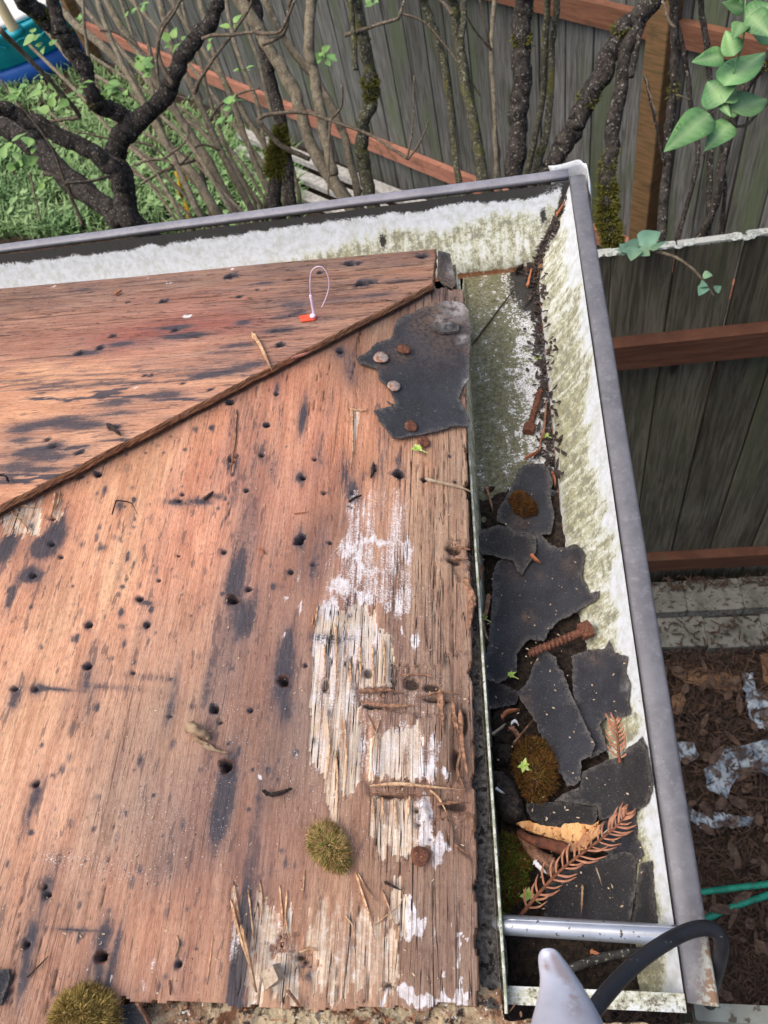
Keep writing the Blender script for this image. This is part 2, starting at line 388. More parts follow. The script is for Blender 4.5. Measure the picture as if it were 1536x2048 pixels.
# ---- front sheet (grain runs along the eave, away from the camera)
ys = np.arange(-.085, .640, .00125); xs = np.concatenate([np.arange(-.0470, -.462, -.00115), np.linspace(-.466, -.80, 40)])
X, Y = np.meshgrid(xs[::-1], ys)
D = Deck(FP, X, Y, 'Y')
FCOL = [(60,1050,205,145,110),(200,900,224,152,114),(300,950,230,157,117),(420,870,222,150,115),(480,800,205,145,110),(560,760,200,133,102),
 (620,780,176,116,86),(700,720,150,105,80),(760,640,140,105,85),(880,600,132,104,90),(100,1250,224,160,124),(250,1150,228,160,122),(380,1100,214,147,115),
 (500,1050,170,118,96),(60,1400,203,151,115),(200,1350,194,142,112),(350,1300,188,137,110),(480,1300,152,112,96),(560,1200,156,114,96),(620,1100,152,106,86),
 (640,880,196,128,97),(700,860,200,135,100),(760,900,198,142,106),(850,930,184,137,106),(910,950,152,121,100),(880,1100,166,131,106),(900,1250,150,116,96),(870,1400,142,112,95),
 (915,1500,128,97,80),(100,1600,205,150,120),(60,1700,205,150,118),(250,1600,166,131,111),(400,1600,152,112,97),(350,1700,150,116,101),(150,1750,167,127,106),
 (250,1820,188,132,102),(330,1850,190,133,102),(420,1800,172,122,97),(550,1600,152,110,92),(600,1500,142,108,92),(560,1450,140,108,94),(500,1700,163,117,96),
 (570,1750,152,108,88),(650,1850,176,132,102),(750,1800,160,120,96),(850,1850,146,116,98),(900,1900,142,113,98),(700,1950,168,127,101),(560,1950,178,132,102),
 (400,1950,182,132,106),(300,1950,168,120,98),(100,1900,188,137,110),(60,1990,170,130,107),(200,1960,130,102,90),(0,1200,215,150,115),(0,1600,205,152,120),(0,1950,180,135,108),(-200,1400,205,150,118),
 (540,1000,185,124,98),(430,1000,205,140,110),(330,1400,165,128,106),(430,1450,160,120,100)]
col = np.minimum(D.colour(FCOL) * np.array([1.42, 1.52, 1.38]), .93)
HF = [(195,948,9),(103,1035,6),(102,1087,6),(120,1113,5),(65,1150,6),(357,1000,6),(364,989,4),(278,1197,7),(293,1249,7),(177,1249,7),(175,1332,7),(28,1377,7),(69,1378,7),
 (70,1569,9),(467,1200,13),(497,1178,6),(567,1363,13),(452,1533,12),(428,1418,7),(598,1082,9),(604,1074,6),(625,1128,5),(582,1143,5),(797,947,8),(748,938,4),(465,920,7),(471,911,4),(460,805,7),(553,788,4),
 (523,910,4),(605,955,5),(629,918,4),(493,980,4),(647,985,4),(533,850,5),(446,1103,4),(316,1160,3),(340,1432,4),(52,1890,8),(205,1915,10),(357,1928,7),(94,1790,9),
 (680,702,6),(500,1420,4),(440,1445,4),(355,1110,3),(265,1345,3),(900,912,3),(867,830,3),(848,958,4),(910,962,3),(706,985,4),(660,1085,4),(702,1012,3),(610,1330,3),(88,1775,5),(610,1925,9),(790,1973,5),(832,1620,6),(835,1648,8),(720,1330,6),(862,1680,3)]
ST = [(467,1170,26,60,.9),(478,1250,24,50,.7),(567,1345,24,75,.95),(572,1420,20,40,.5),(455,1560,24,80,.9),(440,1640,22,70,.75),(605,838,9,42,.95),(692,945,20,40,.55),(706,985,14,24,.9),
 (600,955,12,14,.9),(465,925,14,26,.95),(470,985,14,50,.55),(523,905,14,30,.6),(545,935,14,40,.5),(14,1090,22,48,1),(80,1095,26,26,1),(110,1070,22,30,.95),(62,1150,26,18,1),(22,1190,12,40,.8),(120,1040,14,26,.7),
 (175,1345,13,60,.6),(185,1400,15,60,.45),(30,1395,16,38,.75),(75,1378,14,16,.85),(350,1005,26,9,.8),(400,1003,30,9,.8),(435,993,14,8,.7),(290,1205,22,8,.8),(293,1250,10,14,.8),(177,1249,9,14,.8),
 (110,1378,50,6,.75),(230,1375,60,7,.5),(300,1355,50,7,.4),(72,1590,14,40,.8),(55,1640,9,40,.55),(95,1775,16,42,.75),(62,1880,18,60,.8),(45,1970,14,60,.7),(207,1880,18,70,.8),(200,1960,14,50,.6),(150,1860,60,6,.75),
 (645,1095,16,70,.45),(625,1140,9,40,.6),(340,1420,12,50,.65),(352,1350,10,44,.45),(420,1340,12,60,.6),(410,1400,12,40,.55),(430,1440,12,40,.5),(540,1590,14,50,.35),(600,1080,12,24,.8),(602,1130,10,44,.35),(447,1104,10,10,.7),(500,1060,26,90,.4),(480,1130,12,50,.6),(500,1230,16,50,.6),
 (700,740,14,40,.55),(680,705,14,14,.8),(745,940,12,20,.5),(797,925,12,30,.6),(553,780,8,24,.7),(560,840,7,40,.35),(90,1120,30,70,.2),(355,1928,9,24,.5),(330,1600,50,60,.18),(380,1700,90,90,.22),(280,1620,60,90,.15),(500,840,12,40,.35),
 (640,920,16,40,.45),(690,1040,16,30,.35),(640,870,10,50,.25),(240,1010,8,14,.7),(262,1035,8,18,.4),(930,620,10,30,.5),(890,590,30,16,.35),(600,1440,22,120,.3),(560,1500,14,80,.25),(520,1180,10,50,.3),(575,1290,14,50,.55),
 (480,1720,20,60,.25),(690,1100,6,40,.3),(200,1480,12,50,.25),(130,1420,10,50,.3),(240,1520,12,60,.3),(300,1500,14,60,.25),(520,1900,6,40,.3),(330,1740,30,40,.3),(110,1715,24,20,.35)]
for a in ST: D.stain(*a)
for u, v, r in HF: D.hole(u, v, r)
# torn and bared veneer: mask, depth, fibre ridges
fr = vn(X * 850 + fbm(X * 30, Y * 40, 5, 2) * 3, Y * 46, 77) * .35 + vn(X * 300, Y * 20, 78) * .35 + fbm(X * 120, Y * 60, 79, 3) * .3
def bare(px, dep, pale, wl=.008, seed=1, wc=.0015):
    m = D.poly(px, wl, wc, seed); D.h -= m * (dep * .8 + (fr - .5) * dep * .8); D.pale = np.maximum(D.pale, m * pale); D.dark *= 1 - .75 * m; D.crk = np.maximum(D.crk, m); return m
LOW = [(640,1212),(720,1200),(745,1220),(760,1258),(785,1270),(790,1300),(790,1380),(760,1400),(720,1405),(715,1440),(735,1470),(840,1440),(850,1480),(845,1560),(790,1560),(735,1545),(680,1600),(672,1700),(655,1600),(640,1540),(618,1530),(620,1400),(622,1300),(628,1250)]
m1 = bare(LOW, .0011, .72, .010, 4)
bare([(700,1180),(760,1190),(750,1230),(690,1215)], .0006, .2, .004, 9)
bare([(458,1780),(480,1760),(560,1800),(600,1880),(600,1990),(560,2005),(500,1990),(470,1960)], .0012, .62, .016, 5)
bare([(620,1830),(690,1800),(740,1820),(790,1880),(800,1960),(760,2000),(640,1990),(610,1930)], .0011, .55, .016, 6)
bare([(745,1590),(830,1580),(850,1640),(820,1700),(770,1720),(740,1680)], .0010, .55, .010, 7)
bare([(790,1770),(830,1800),(810,1870),(770,1860)], .001, .7, .012, 8)
bare([(0,1035),(60,1005),(85,1000),(80,1060),(40,1080),(0,1075)], .001, .7, .012, 10)
bare([(105,1000),(130,985),(120,1040),(104,1035)], .0008, .6, .008, 11)
bare([(700,815),(722,815),(712,900),(702,960)], .0008, .55, .004, 12)
bare([(465,820),(482,815),(478,880),(463,960),(460,950)], .0007, .25, .006, 13)
# cross-grain ply showing where two veneers are gone
cross = np.zeros_like(X)
for k, px in enumerate([[(705,1375),(800,1370),(840,1330),(935,1330),(945,1420),(845,1432),(790,1420),(715,1410)], [(730,1562),(850,1560),(940,1575),(945,1625),(860,1640),(850,1600),(735,1590)],
      [(780,1330),(850,1335),(905,1345),(900,1385),(835,1390),(785,1380)], [(888,1310),(946,1300),(946,1560),(905,1560),(900,1470),(915,1400),(890,1380)], [(898,1080),(940,1078),(940,1160),(915,1160),(896,1110)],
      [(715,1440),(740,1440),(735,1560),(718,1560)], [(590,1895),(625,1890),(640,1930),(600,1945)], [(900,1640),(948,1630),(948,1720),(920,1700)], [(535,1880),(605,1870),(600,1905),(540,1910)]]):
    m = D.poly(px, .004, .0015, 40 + k); cross = np.maximum(cross, m)
cfr = vn(X * 26, Y * 800, 81) * .6 + vn(X * 14, Y * 380, 82) * .4
D.h = np.where(cross > 0, -.0032 + (cfr - .5) * .0022, D.h); D.pale = D.pale * (1 - cross * .75) + cross * .28 * cfr; D.dark = D.dark * (1 - cross * .5) + cross * np.clip((cfr - .60) * 1.6, 0, .6)
# deeper rot pockets
for u, v, w, l in [(822,1365,16,12),(860,1372,18,8),(735,1345,10,9),(905,1097,16,8),(745,1412,22,5),(870,1397,30,5),(650,1370,6,14),(600,1915,11,6),(905,1610,30,10),(775,1972,9,5),(905,1120,14,6),(925,1445,9,30),(912,1520,8,22),(775,1590,30,4),(700,1330,4,20)]:
    q = D.ell(u, v, w, l) * (1 + .8 * (fbm(X * 300, Y * 300, u, 3) - .5)); m = 1 - sm(.5, 1.2, q); D.h -= .004 * m; D.pit = np.maximum(D.pit, m * .8)
# right-hand side: weathered strips with long checks
side = sm(-.115, -.085, X + (fbm(X * 5, Y * 9, 3, 2) - .5) * .03)
D.crk = np.maximum(D.crk, np.clip(side * .9 + .12 + (vn(X * 60, Y * 8, 12) > .72) * .35, 0, 1) * np.where(Y > .46, 1, .95))
D.h += -(side * .0005) * fr
# long open splits
for u0, v0, u1, v1, w in [(905,1120,905,1400,1.6),(870,900,868,1330,1.2),(850,880,842,1130,1.0),(745,570,705,720,1.4),(725,660,700,770,1.2),(873,600,873,700,1.6),(893,585,893,620,1.6),(910,590,912,640,1.3),(720,1780,700,2000,1.3),(735,1900,733,2010,1.6),(675,1900,672,2010,1.2),
   (858,1880,858,1990,1.2),(905,1860,903,1990,1.2),(815,1700,812,1800,1.0),(865,1730,866,1840,1.6),(620,800,612,880,1.0),(575,740,560,850,.9),(45,1780,20,2040,1.5),(130,1880,90,2040,1.5),(235,1600,190,1900,.9),(95,1850,60,1960,1.8),(460,960,455,1040,1.0),(780,1240,785,1390,1.2),(660,1250,656,1400,1.2),(690,1240,690,1380,1.0),(750,1250,750,1380,1.0),
   (670,1500,668,1600,.9),(805,860,800,1000,.8),(890,870,889,1060,1.0),(660,720,640,830,.9),(640,720,625,830,.8),(925,860,925,1060,1.2)]:
    a = D.xy(u0, v0); b = D.xy(u1, v1); su, _ = D.sc(u0, v0); tt = np.clip((Y - b[1]) / (a[1] - b[1] + 1e-9), 0, 1); xl = b[0] + (a[0] - b[0]) * tt + (fbm(Y * 60, X * 0 + u0, 5, 3) - .5) * .0022
    ins = ((Y > min(a[1], b[1])) & (Y < max(a[1], b[1]))); g = np.exp(-((X - xl) / (w * su * .8)) ** 2) * ins * sm(0, .12, tt) * sm(0, .12, 1 - tt)
    D.h -= .0015 * g; D.pit = np.maximum(D.pit, g * .85)
# white paint remains
pm = D.poly([(700,985),(826,972),(824,1080),(818,1235),(770,1225),(735,1205),(700,1215),(640,1215),(650,1150),(662,1085),(690,1070)], .010, .003, 21)
D.white = np.maximum(D.white, pm * (.33 + .36 * fbm(X * 70, Y * 26, 22, 4) * sm(.25, .60, fbm(X * 190, Y * 9, 24, 3))))
pm = D.poly([(735,1440),(845,1440),(880,1490),(870,1560),(740,1560)], .010, .003, 23)
D.white = np.maximum(D.white, pm * (.24 + .42 * fbm(X * 90, Y * 40, 26, 4)))
D.white = np.maximum(D.white, m1 * .72 * fbm(X * 60, Y * 30, 27, 4))
for a in [(720,1380,105,260,.40),(830,1420,70,170,.37),(700,1870,200,120,.35),(850,1250,60,120,.28),(815,1640,85,100,.40),(560,1890,80,110,.36),(735,1010,50,30,.42),(800,1030,26,60,.48),(695,1100,32,26,.66),(750,1080,46,10,.72),(812,1100,14,30,.7),(740,1140,40,16,.58),(680,1172,36,26,.68),(725,1190,24,18,.72),(660,1215,20,30,.75),(785,1130,8,70,.6),(795,1210,10,40,.75),(720,1120,8,60,.8),
          (828,1282,11,20,.85),(805,1260,7,10,.7),(865,1490,8,26,.75),(860,1540,20,24,.85),(725,1490,16,40,.55),(640,1500,14,60,.55),(745,1500,30,40,.4),(890,1545,10,10,.9),(850,1640,18,40,1.05),(860,1680,30,18,1.05),(880,1700,22,14,1.05),(875,1722,12,14,1.0),(845,1600,12,20,.85),
          (820,1830,12,40,.95),(840,1855,16,22,1.0),(828,1870,22,10,.9),(870,1880,14,30,.45),(810,1985,22,16,1.05),(850,2000,60,14,1.1),(900,2005,40,12,1.05),(925,1990,20,12,.9),(770,1995,10,14,.8),(925,1873,16,3,1.05),(918,1890,3,24,.95),(915,1920,4,20,.9),(890,1950,5,14,.7),(903,1845,3,14,.7),(920,1968,6,10,.7),
          (575,1195,12,8,.6),(597,1150,4,34,.55),(598,1220,7,20,.6),(570,1270,2,26,.7),(592,1500,6,18,.5),(470,1880,14,60,.6),(560,1860,14,30,.5),(800,1660,26,26,.45),(700,1890,10,30,.5),(650,1870,8,30,.5),(310,1930,6,20,.6),(330,1900,4,16,.6),(285,1975,5,16,.6),(225,1950,3,16,.7),(176,1935,3,10,.7),(250,2000,14,6,.6),(45,2030,6,16,.6),(520,1555,7,5,.8),(700,1015,12,24,.5)]: D.spot('white', *a)
# dust, grit
for a in [(160,1720,90,24,.8),(250,1740,120,30,.6),(600,1560,60,90,.45),(330,1650,160,80,.45),(480,1450,60,90,.35),(850,1250,60,120,.5),(700,1650,90,100,.3),(110,1715,40,14,1.0),(420,1560,40,60,.4),(760,1000,60,40,.4)]: D.spot('dust', *a)
D.dust = D.dust + .12
D.pale = np.clip(D.pale * (.56 + .6 * fr) * (.50 + .95 * fbm(X * 55, Y * 22, 95, 4)), 0, 1)
for a in [(640,1275,24,12,.8),(670,1280,22,14,.75),(660,1420,14,30,.6),(705,1275,20,12,.6),(660,1480,10,20,.5),(700,1230,10,14,.6)]: D.stain(*a)
D.dark = 1 - (1 - np.clip(D.dark, 0, 1)) ** 1.35
zone = sm(-.33, -.20, X + (fbm(X * 8, Y * 8, 6, 2) - .5) * .1) * (1 - .8 * sm(-.115, -.09, X)) * sm(.46, .38, Y) + .7 * sm(.13, .05, Y) * sm(-.12, -.2, X)
D.dark = np.maximum(D.dark, zone * .58 * sm(.46, .72, fbm(X * 62, Y * 4.5, 97, 4)))
rs = np.random.RandomState(77); dx = .00115
def stamp(x0, y0, rx, ry, a):
    j0 = int(np.searchsorted(ys, y0 - 3 * ry)); j1 = int(np.searchsorted(ys, y0 + 3 * ry)); xa = xs[::-1]; i0 = int(np.searchsorted(xa, x0 - 3 * rx)); i1 = int(np.searchsorted(xa, x0 + 3 * rx))
    if j1 <= j0 or i1 <= i0: return
    S = np.s_[j0:j1, i0:i1]; q = ((X[S] - x0) / rx) ** 2 + ((Y[S] - y0) / ry) ** 2; q = q * (.7 + .6 * vn(X[S] * 500, Y[S] * 500, 5)); D.dark[S] = np.maximum(D.dark[S], a * np.exp(-q ** 2)); D.h[S] -= .0002 * a * np.exp(-q)
for k in range(620):
    u = rs.rand() * 640; v = 780 + rs.rand() * 1220
    if rs.rand() > (.95 if (v < 1330 and u < 480) else .35): continue
    p_ = D.xy(u, v); r_0 = .0009 + .0017 * rs.rand() ** 2.5; stamp(p_[0], p_[1], r_0, r_0 * (1 + 2.2 * rs.rand() ** 2), .40 + .5 * rs.rand())
Zp = FP[0] * X + FP[2]
H_ = soft(D.h, 1) + (fbm(X * 70, Y * 9, 55, 3) - .5) * .0010 + (fbm(X * 6, Y * 4, 56, 2) - .5) * .002
Zs = Zp + H_
# sheet ends in a ragged line near the camera, at the hip it runs a little way under the back sheet
xe, ye = D.xy(945, 2012)
e_a = D.xy(240, 2004); e_b = D.xy(620, 2024)
yend = np.interp(X, [-.30, e_a[0] - .006, e_a[0], e_b[0], xe], [-.07, -.05, e_a[1], e_b[1], ye]) + (fbm(X * 120, X * 0, 61, 3) - .5) * .006
hipx = lambda y: -.0736 + (.5835 - y) * -1.0   # x on the hip for a given y
yfar = D.xy(900, 578)[1] + (fbm(X * 240, X * 0, 62, 3) - .5) * .010
ebite = (fbm(Y * 75, Y * 0 + 3, 63, 3) - .56) * .012
keep = (Y > yend) & (Y < yfar) & ((-.0736 - X) + (Y - .5835) < .011) & (X < -.0470 - np.maximum(ebite, 0) + .0004)
front = sheet_mesh('roof_sheathing', X, Y, Zs, keep, [M_WF, M_EDGE, M_GLUE], dict(Col=col, dark=D.dark, white=D.white, pale=D.pale, pit=D.pit, dust=D.dust, crk=D.crk, ring=D.ring))
tag(front, 'large weathered plywood roof sheet with nail holes, torn veneer and white paint patches', 'plywood sheet')

# ---- back sheet (grain runs left to right), its sawn edge lies along the hip
Xh0, Yh0 = Pp(870, 565, BP)[:2]; Xh1, Yh1 = Pp(-2, 1013, BP)[:2]
ycut = Pp(872, 502, BP)
Yr = np.arange(.655, .10, -.00125)[::-1]
vv = np.concatenate([np.linspace(-.98, -.70, 24)[:-1], np.arange(-.70, 0, .00125), [0.]])
xr = np.minimum(Xh0 + (Xh1 - Xh0) * (Yr - Yh0) / (Yh1 - Yh0) + (fbm(Yr * 90, Yr * 0, 71, 3) - .5) * .004, ycut[0] + (fbm(Yr * 220, Yr * 0, 72, 3) - .5) * .002)
X = xr[:, None] + vv[None, :]; Y = np.repeat(Yr[:, None], len(vv), 1)
D = Deck(BP, X, Y, 'X')
BCOL = [(20,600,150,112,92),(200,580,150,112,94),(400,560,146,108,90),(600,530,140,104,88),(800,515,138,100,82),(60,640,170,120,98),(250,620,168,118,98),(400,630,170,112,95),(550,600,160,115,95),(700,560,155,112,90),(820,550,165,118,92),
 (100,680,172,118,96),(250,670,168,102,84),(350,655,170,100,84),(480,640,172,108,92),(60,750,210,155,118),(200,740,208,152,118),(350,720,196,142,115),(480,700,180,128,105),(600,660,172,124,102),(750,620,160,114,90),(700,640,170,122,98),
 (60,830,216,158,120),(200,810,214,157,122),(350,780,208,150,118),(450,760,196,142,112),(60,900,205,150,118),(200,880,208,152,118),(300,850,206,148,115),(60,970,206,145,108),(20,1005,200,140,106),(120,930,204,146,112),(-100,800,208,150,116),(-100,620,150,112,92),(-100,950,205,145,110)]
col = np.minimum(D.colour(BCOL) * np.array([1.27, 1.34, 1.20]), .9)
for u, v, r in [(107,892,7),(460,553,9),(470,552,6),(230,855,6),(328,603,6),(352,660,5),(226,672,6),(290,751,3),(303,750,3),(366,767,3),(180,555,5),(480,593,5),(515,578,3),(725,566,9),(740,564,6),(550,662,3),(160,706,7),(200,696,6),(640,545,4),(845,512,6),(256,604,3),(700,527,7),(716,527,5),(560,690,5),(420,780,3),(160,905,5),(95,880,4)]: D.hole(u, v, r, .006)
BST = [(107,893,30,9,.7),(230,858,24,9,.5),(350,655,40,5,.95),(370,672,60,7,.95),(240,688,36,6,.8),(175,706,40,6,.8),(485,645,20,7,.85),(560,635,36,7,.6),(590,610,40,10,.6),(560,660,50,8,.75),(600,625,30,8,.6),(165,578,36,5,.6),(530,566,36,4,.7),(415,752,40,6,.9),(450,745,30,5,.8),(330,790,60,12,.75),(230,805,40,12,.75),(250,825,50,8,.6),(140,835,70,7,.65),(90,848,80,8,.75),(170,852,60,9,.8),(40,860,40,8,.7),
  (60,905,60,14,.75),(30,935,50,12,.7),(110,915,50,10,.7),(40,880,40,9,.65),(170,895,30,8,.5),(90,940,50,8,.7),(180,770,40,5,.5),(250,765,30,4,.6),(440,705,60,6,.6),(480,690,50,6,.7),(520,725,40,8,.5),(490,735,40,10,.6),(400,740,80,14,.35),(640,640,40,8,.5),(680,600,60,9,.5),(760,590,50,7,.6),(700,655,30,6,.4),(800,560,60,5,.6),(640,575,70,6,.35),(600,535,90,5,.35),(790,530,70,6,.35),(130,775,50,5,.45),(300,720,50,5,.4),(100,715,60,5,.35),(560,600,60,12,.4),(300,690,60,5,.45),(10,960,30,10,.6),(240,870,40,8,.4),(340,835,40,6,.35),(430,790,20,6,.3)]
for a in BST: D.stain(*a)
fr = vn(X * 22, Y * 900, 87) * .6 + vn(X * 12, Y * 420, 88) * .4
D.dark = 1 - (1 - np.clip(D.dark, 0, 1)) ** 1.3
D.dark = np.maximum(D.dark, .98 * sm(.50, .60, fbm(X * 32, Y * 250, 91, 4)) * sm(.36, .52, fbm(X * 5, Y * 16, 93, 3)) * (.35 + .65 * sm(.50, .38, Y)))
for a in [(420,648,110,14,.9),(300,665,90,16,.6)]: 
    q = np.exp(-D.ell(*a[:4])) * a[4] * .55; col = col * (1 - q[..., None]) + lin((142, 66, 58)) * q[..., None]
for u0, v0, u1, v1, w in [(380,608,620,590,1.0),(330,600,470,585,1.4),(0,640,220,620,1.2),(620,583,760,560,1.0),(640,700,700,690,1.0),(560,660,650,630,1.0),(640,575,850,555,1.4),(700,540,860,528,1.2),(770,565,868,545,1.8),(600,520,820,508,1.2),(0,600,200,580,1.0),(100,585,420,560,.8),(0,720,160,705,.8),(480,640,640,620,.8),(0,665,140,650,.8),(560,560,700,545,1.0),(660,610,800,590,1.0),(300,640,460,625,.8)]:
    a = D.xy(u0, v0); b = D.xy(u1, v1); _, sv = D.sc(u0, v0); tt = np.clip((X - a[0]) / (b[0] - a[0]), 0, 1); yl = a[1] + (b[1] - a[1]) * tt * 0 + (fbm(X * 40, Y * 0 + u0, 5, 3) - .5) * .004
    g = np.exp(-((Y - yl) / (w * sv * .8)) ** 2) * ((X > a[0]) & (X < b[0])) * sm(0, .12, tt) * sm(0, .12, 1 - tt); D.h -= .0018 * g; D.pit = np.maximum(D.pit, g * .8)
D.crk = np.clip(sm(.45, .56, Y + (fbm(X * 9, Y * 9, 4, 2) - .5) * .1) * .9 + .2 + sm(-.30, -.12, X) * .5, 0, 1)
for a in [(105,572,6,2,1),(335,565,5,2,.9),(295,555,4,2,.8),(375,632,7,4,.9),(465,538,6,2,.9),(275,775,4,3,.8),(10,610,9,3,.0)]: D.spot('white', *a)
D.dust += .15
Zb = BP[0] * X + BP[1] * Y + BP[2] + soft(D.h, 1) + (fr - .5) * .0006 + (fbm(X * 9, Y * 70, 58, 3) - .5) * .0012 + (fbm(X * 4, Y * 6, 59, 2) - .5) * .002
keep = np.ones(X.shape, bool)
back = sheet_mesh('roof_sheathing', X, Y, Zb, keep, [M_WB, M_EDGE, M_GLUE], dict(Col=col, dark=D.dark, white=D.white, pale=D.pale, pit=D.pit, dust=D.dust, crk=D.crk, ring=D.ring), .0098)
tag(back, 'reddish plywood roof sheet behind the diagonal hip joint, below the orange tag', 'plywood sheet')
def on_front(u, v, up=0.): return Pp(u, v, FP, up)
def on_back(u, v, up=0.): return Pp(u, v, BP, up)

# ------------------------------------------------------------------ gutters
def gutter_mat(name, run):
    t = NT(name); o = t.obj(); n1 = t.noise(o, 420, 6, .75); n2 = t.noise(o, 130, 5, .65, .4); n3 = t.noise(o, 1100, 4, .7); drip = t.noise(t.map(o, (.16, 1, .16) if run == 'Y' else (1, .16, .16)), 150, 5, .65)
    c = t.mix(t.ss(n2, .35, .7), lin((216, 220, 225)), lin((192, 195, 192)))
    k = t.math('ADD', t.attr('alg'), t.math('ADD', t.math('MULTIPLY_ADD', n1, .8, -.4), t.math('ADD', t.math('MULTIPLY_ADD', n2, .7, -.35), t.math('MULTIPLY_ADD', drip, .9, -.45))))
    c = t.mix(t.ss(drip, .52, .72, 0, .30), c, lin((176, 176, 164)))
    ac = t.mix(t.ss(n2, .40, .62), lin((168, 164, 124)), lin((128, 126, 110))); ac = t.mix(t.ss(n3, .46, .66), ac, lin((78, 76, 58)))
    c = t.mix(t.ss(k, .28, .62, 0, .75), c, lin((204, 205, 176)))
    c = t.mix(t.ss(k, .44, .72, 0, .88), c, ac)
    fl_ = t.attr('flr'); q1 = t.noise(o, 230, 7, .78, .3); q2 = t.noise(o, 120, 6, .75, .2)
    fc = t.mix(t.ss(q1, .38, .62), lin((128, 126, 96)), lin((82, 80, 58))); fc = t.mix(t.ss(q2, .50, .60, 0, .45), fc, lin((142, 142, 128))); fc = t.mix(t.ss(n3, .56, .64), fc, lin((52, 48, 40)))
    wq = t.math('ADD', t.math('SUBTRACT', .62, t.attr('alg')), t.math('ADD', t.math('MULTIPLY_ADD', q1, 1.9, -.95), t.math('MULTIPLY_ADD', q2, 1.9, -.95)))
    fw = t.mix(t.ss(t.noise(o, 520, 5, .8), .52, .60), lin((222, 222, 220)), lin((84, 78, 70))); fc = t.mix(t.ss(wq, .02, .10), fc, fw)
    c = t.mix(fl_, c, fc)
    r = t.math('ADD', t.attr('rust'), t.math('ADD', t.math('MULTIPLY_ADD', n1, .8, -.4), t.math('MULTIPLY_ADD', n2, .9, -.45)))
    c = t.mix(t.ss(r, .36, .62, 0, .95), c, t.mix(t.ss(n3, .4, .6), lin((158, 102, 60)), lin((92, 58, 40))))
    g = t.math('ADD', t.attr('grime_shade'), t.math('ADD', t.math('MULTIPLY_ADD', n1, 1.3, -.65), t.math('MULTIPLY_ADD', n2, .5, -.25)))
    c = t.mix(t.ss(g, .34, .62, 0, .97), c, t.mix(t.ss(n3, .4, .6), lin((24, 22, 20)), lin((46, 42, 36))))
    t.bump(n1, .12, .0005)
    return t.out(c, .55, 0, .35)
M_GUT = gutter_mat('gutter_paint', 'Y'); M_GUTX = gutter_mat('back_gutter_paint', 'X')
t = NT('lip_paint'); o_ = t.obj(); n_ = t.noise(o_, 38, 6, .7)
c_ = t.mix(t.ss(n_, .35, .65), lin((112, 111, 115)), lin((97, 96, 100))); c_ = t.mix(t.ss(t.noise(o_, 160, 6, .75), .50, .70, 0, .35), c_, lin((150, 148, 152)))
c_ = t.mix(t.ss(t.noise(o_, 45, 2), .70, .74, 0, .5), c_, lin((98, 94, 102))); c_ = t.mix(t.ss(t.noise(o_, 420, 3), .70, .74), c_, lin((60, 56, 56)))
c_ = t.mix(t.attr('worn'), c_, t.mix(t.ss(t.noise(o_, 260, 5), .45, .55), lin((196, 196, 178)), lin((150, 118, 90))))
t.bump(t.noise(o_, 220, 4), .12, .0006); M_LIP = t.out(c_, .42, 0, .4)
t = NT('back_lip_paint'); o_ = t.obj(); c_ = t.mix(t.ss(t.noise(o_, 30, 6, .7), .35, .65), lin((140, 139, 146)), lin((122, 121, 128))); c_ = t.mix(t.ss(t.noise(o_, 200, 5, .75), .54, .66, 0, .5), c_, lin((96, 95, 100))); t.bump(t.noise(o_, 220, 4), .12, .0006); M_LIPB = t.out(c_, .45, 0, .4)
M_OUT = speck('gutter_outside', (96, 92, 96), (80, 76, 80), 40, .4, .6, (50, 46, 44), 300, .66, .7, rough=.5)
WP = np.array([(.0290, -.6250), (.0300, -.6200), (.0330, -.6120), (.0395, -.6020), (.0465, -.5920), (.0530, -.5820), (.0588, -.5710), (.0635, -.5600), (.0668, -.5520), (.0690, -.5465)])
def wall_z(x): return np.interp(x, WP[:, 0], WP[:, 1], left=-.626)
def back_x(y): return np.interp(y, [0, .41, .80], [-.0312, -.0454, -.056])
def soil_z(y): return np.interp(y, [-.05, .05, .15, .25, .35, .45, .60], [-.586, -.585, -.590, -.602, -.6185, -.6275, -.632])
PW = []                                          # wall profile resampled: (distance below lip, height)
for a, b in zip(WP[:-1], WP[1:]):
    for k in range(3): PW.append(a + (b - a) * k / 3)
PW.append(WP[-1]); PW = np.array(PW)
cor = np.array([.0705, .7600])
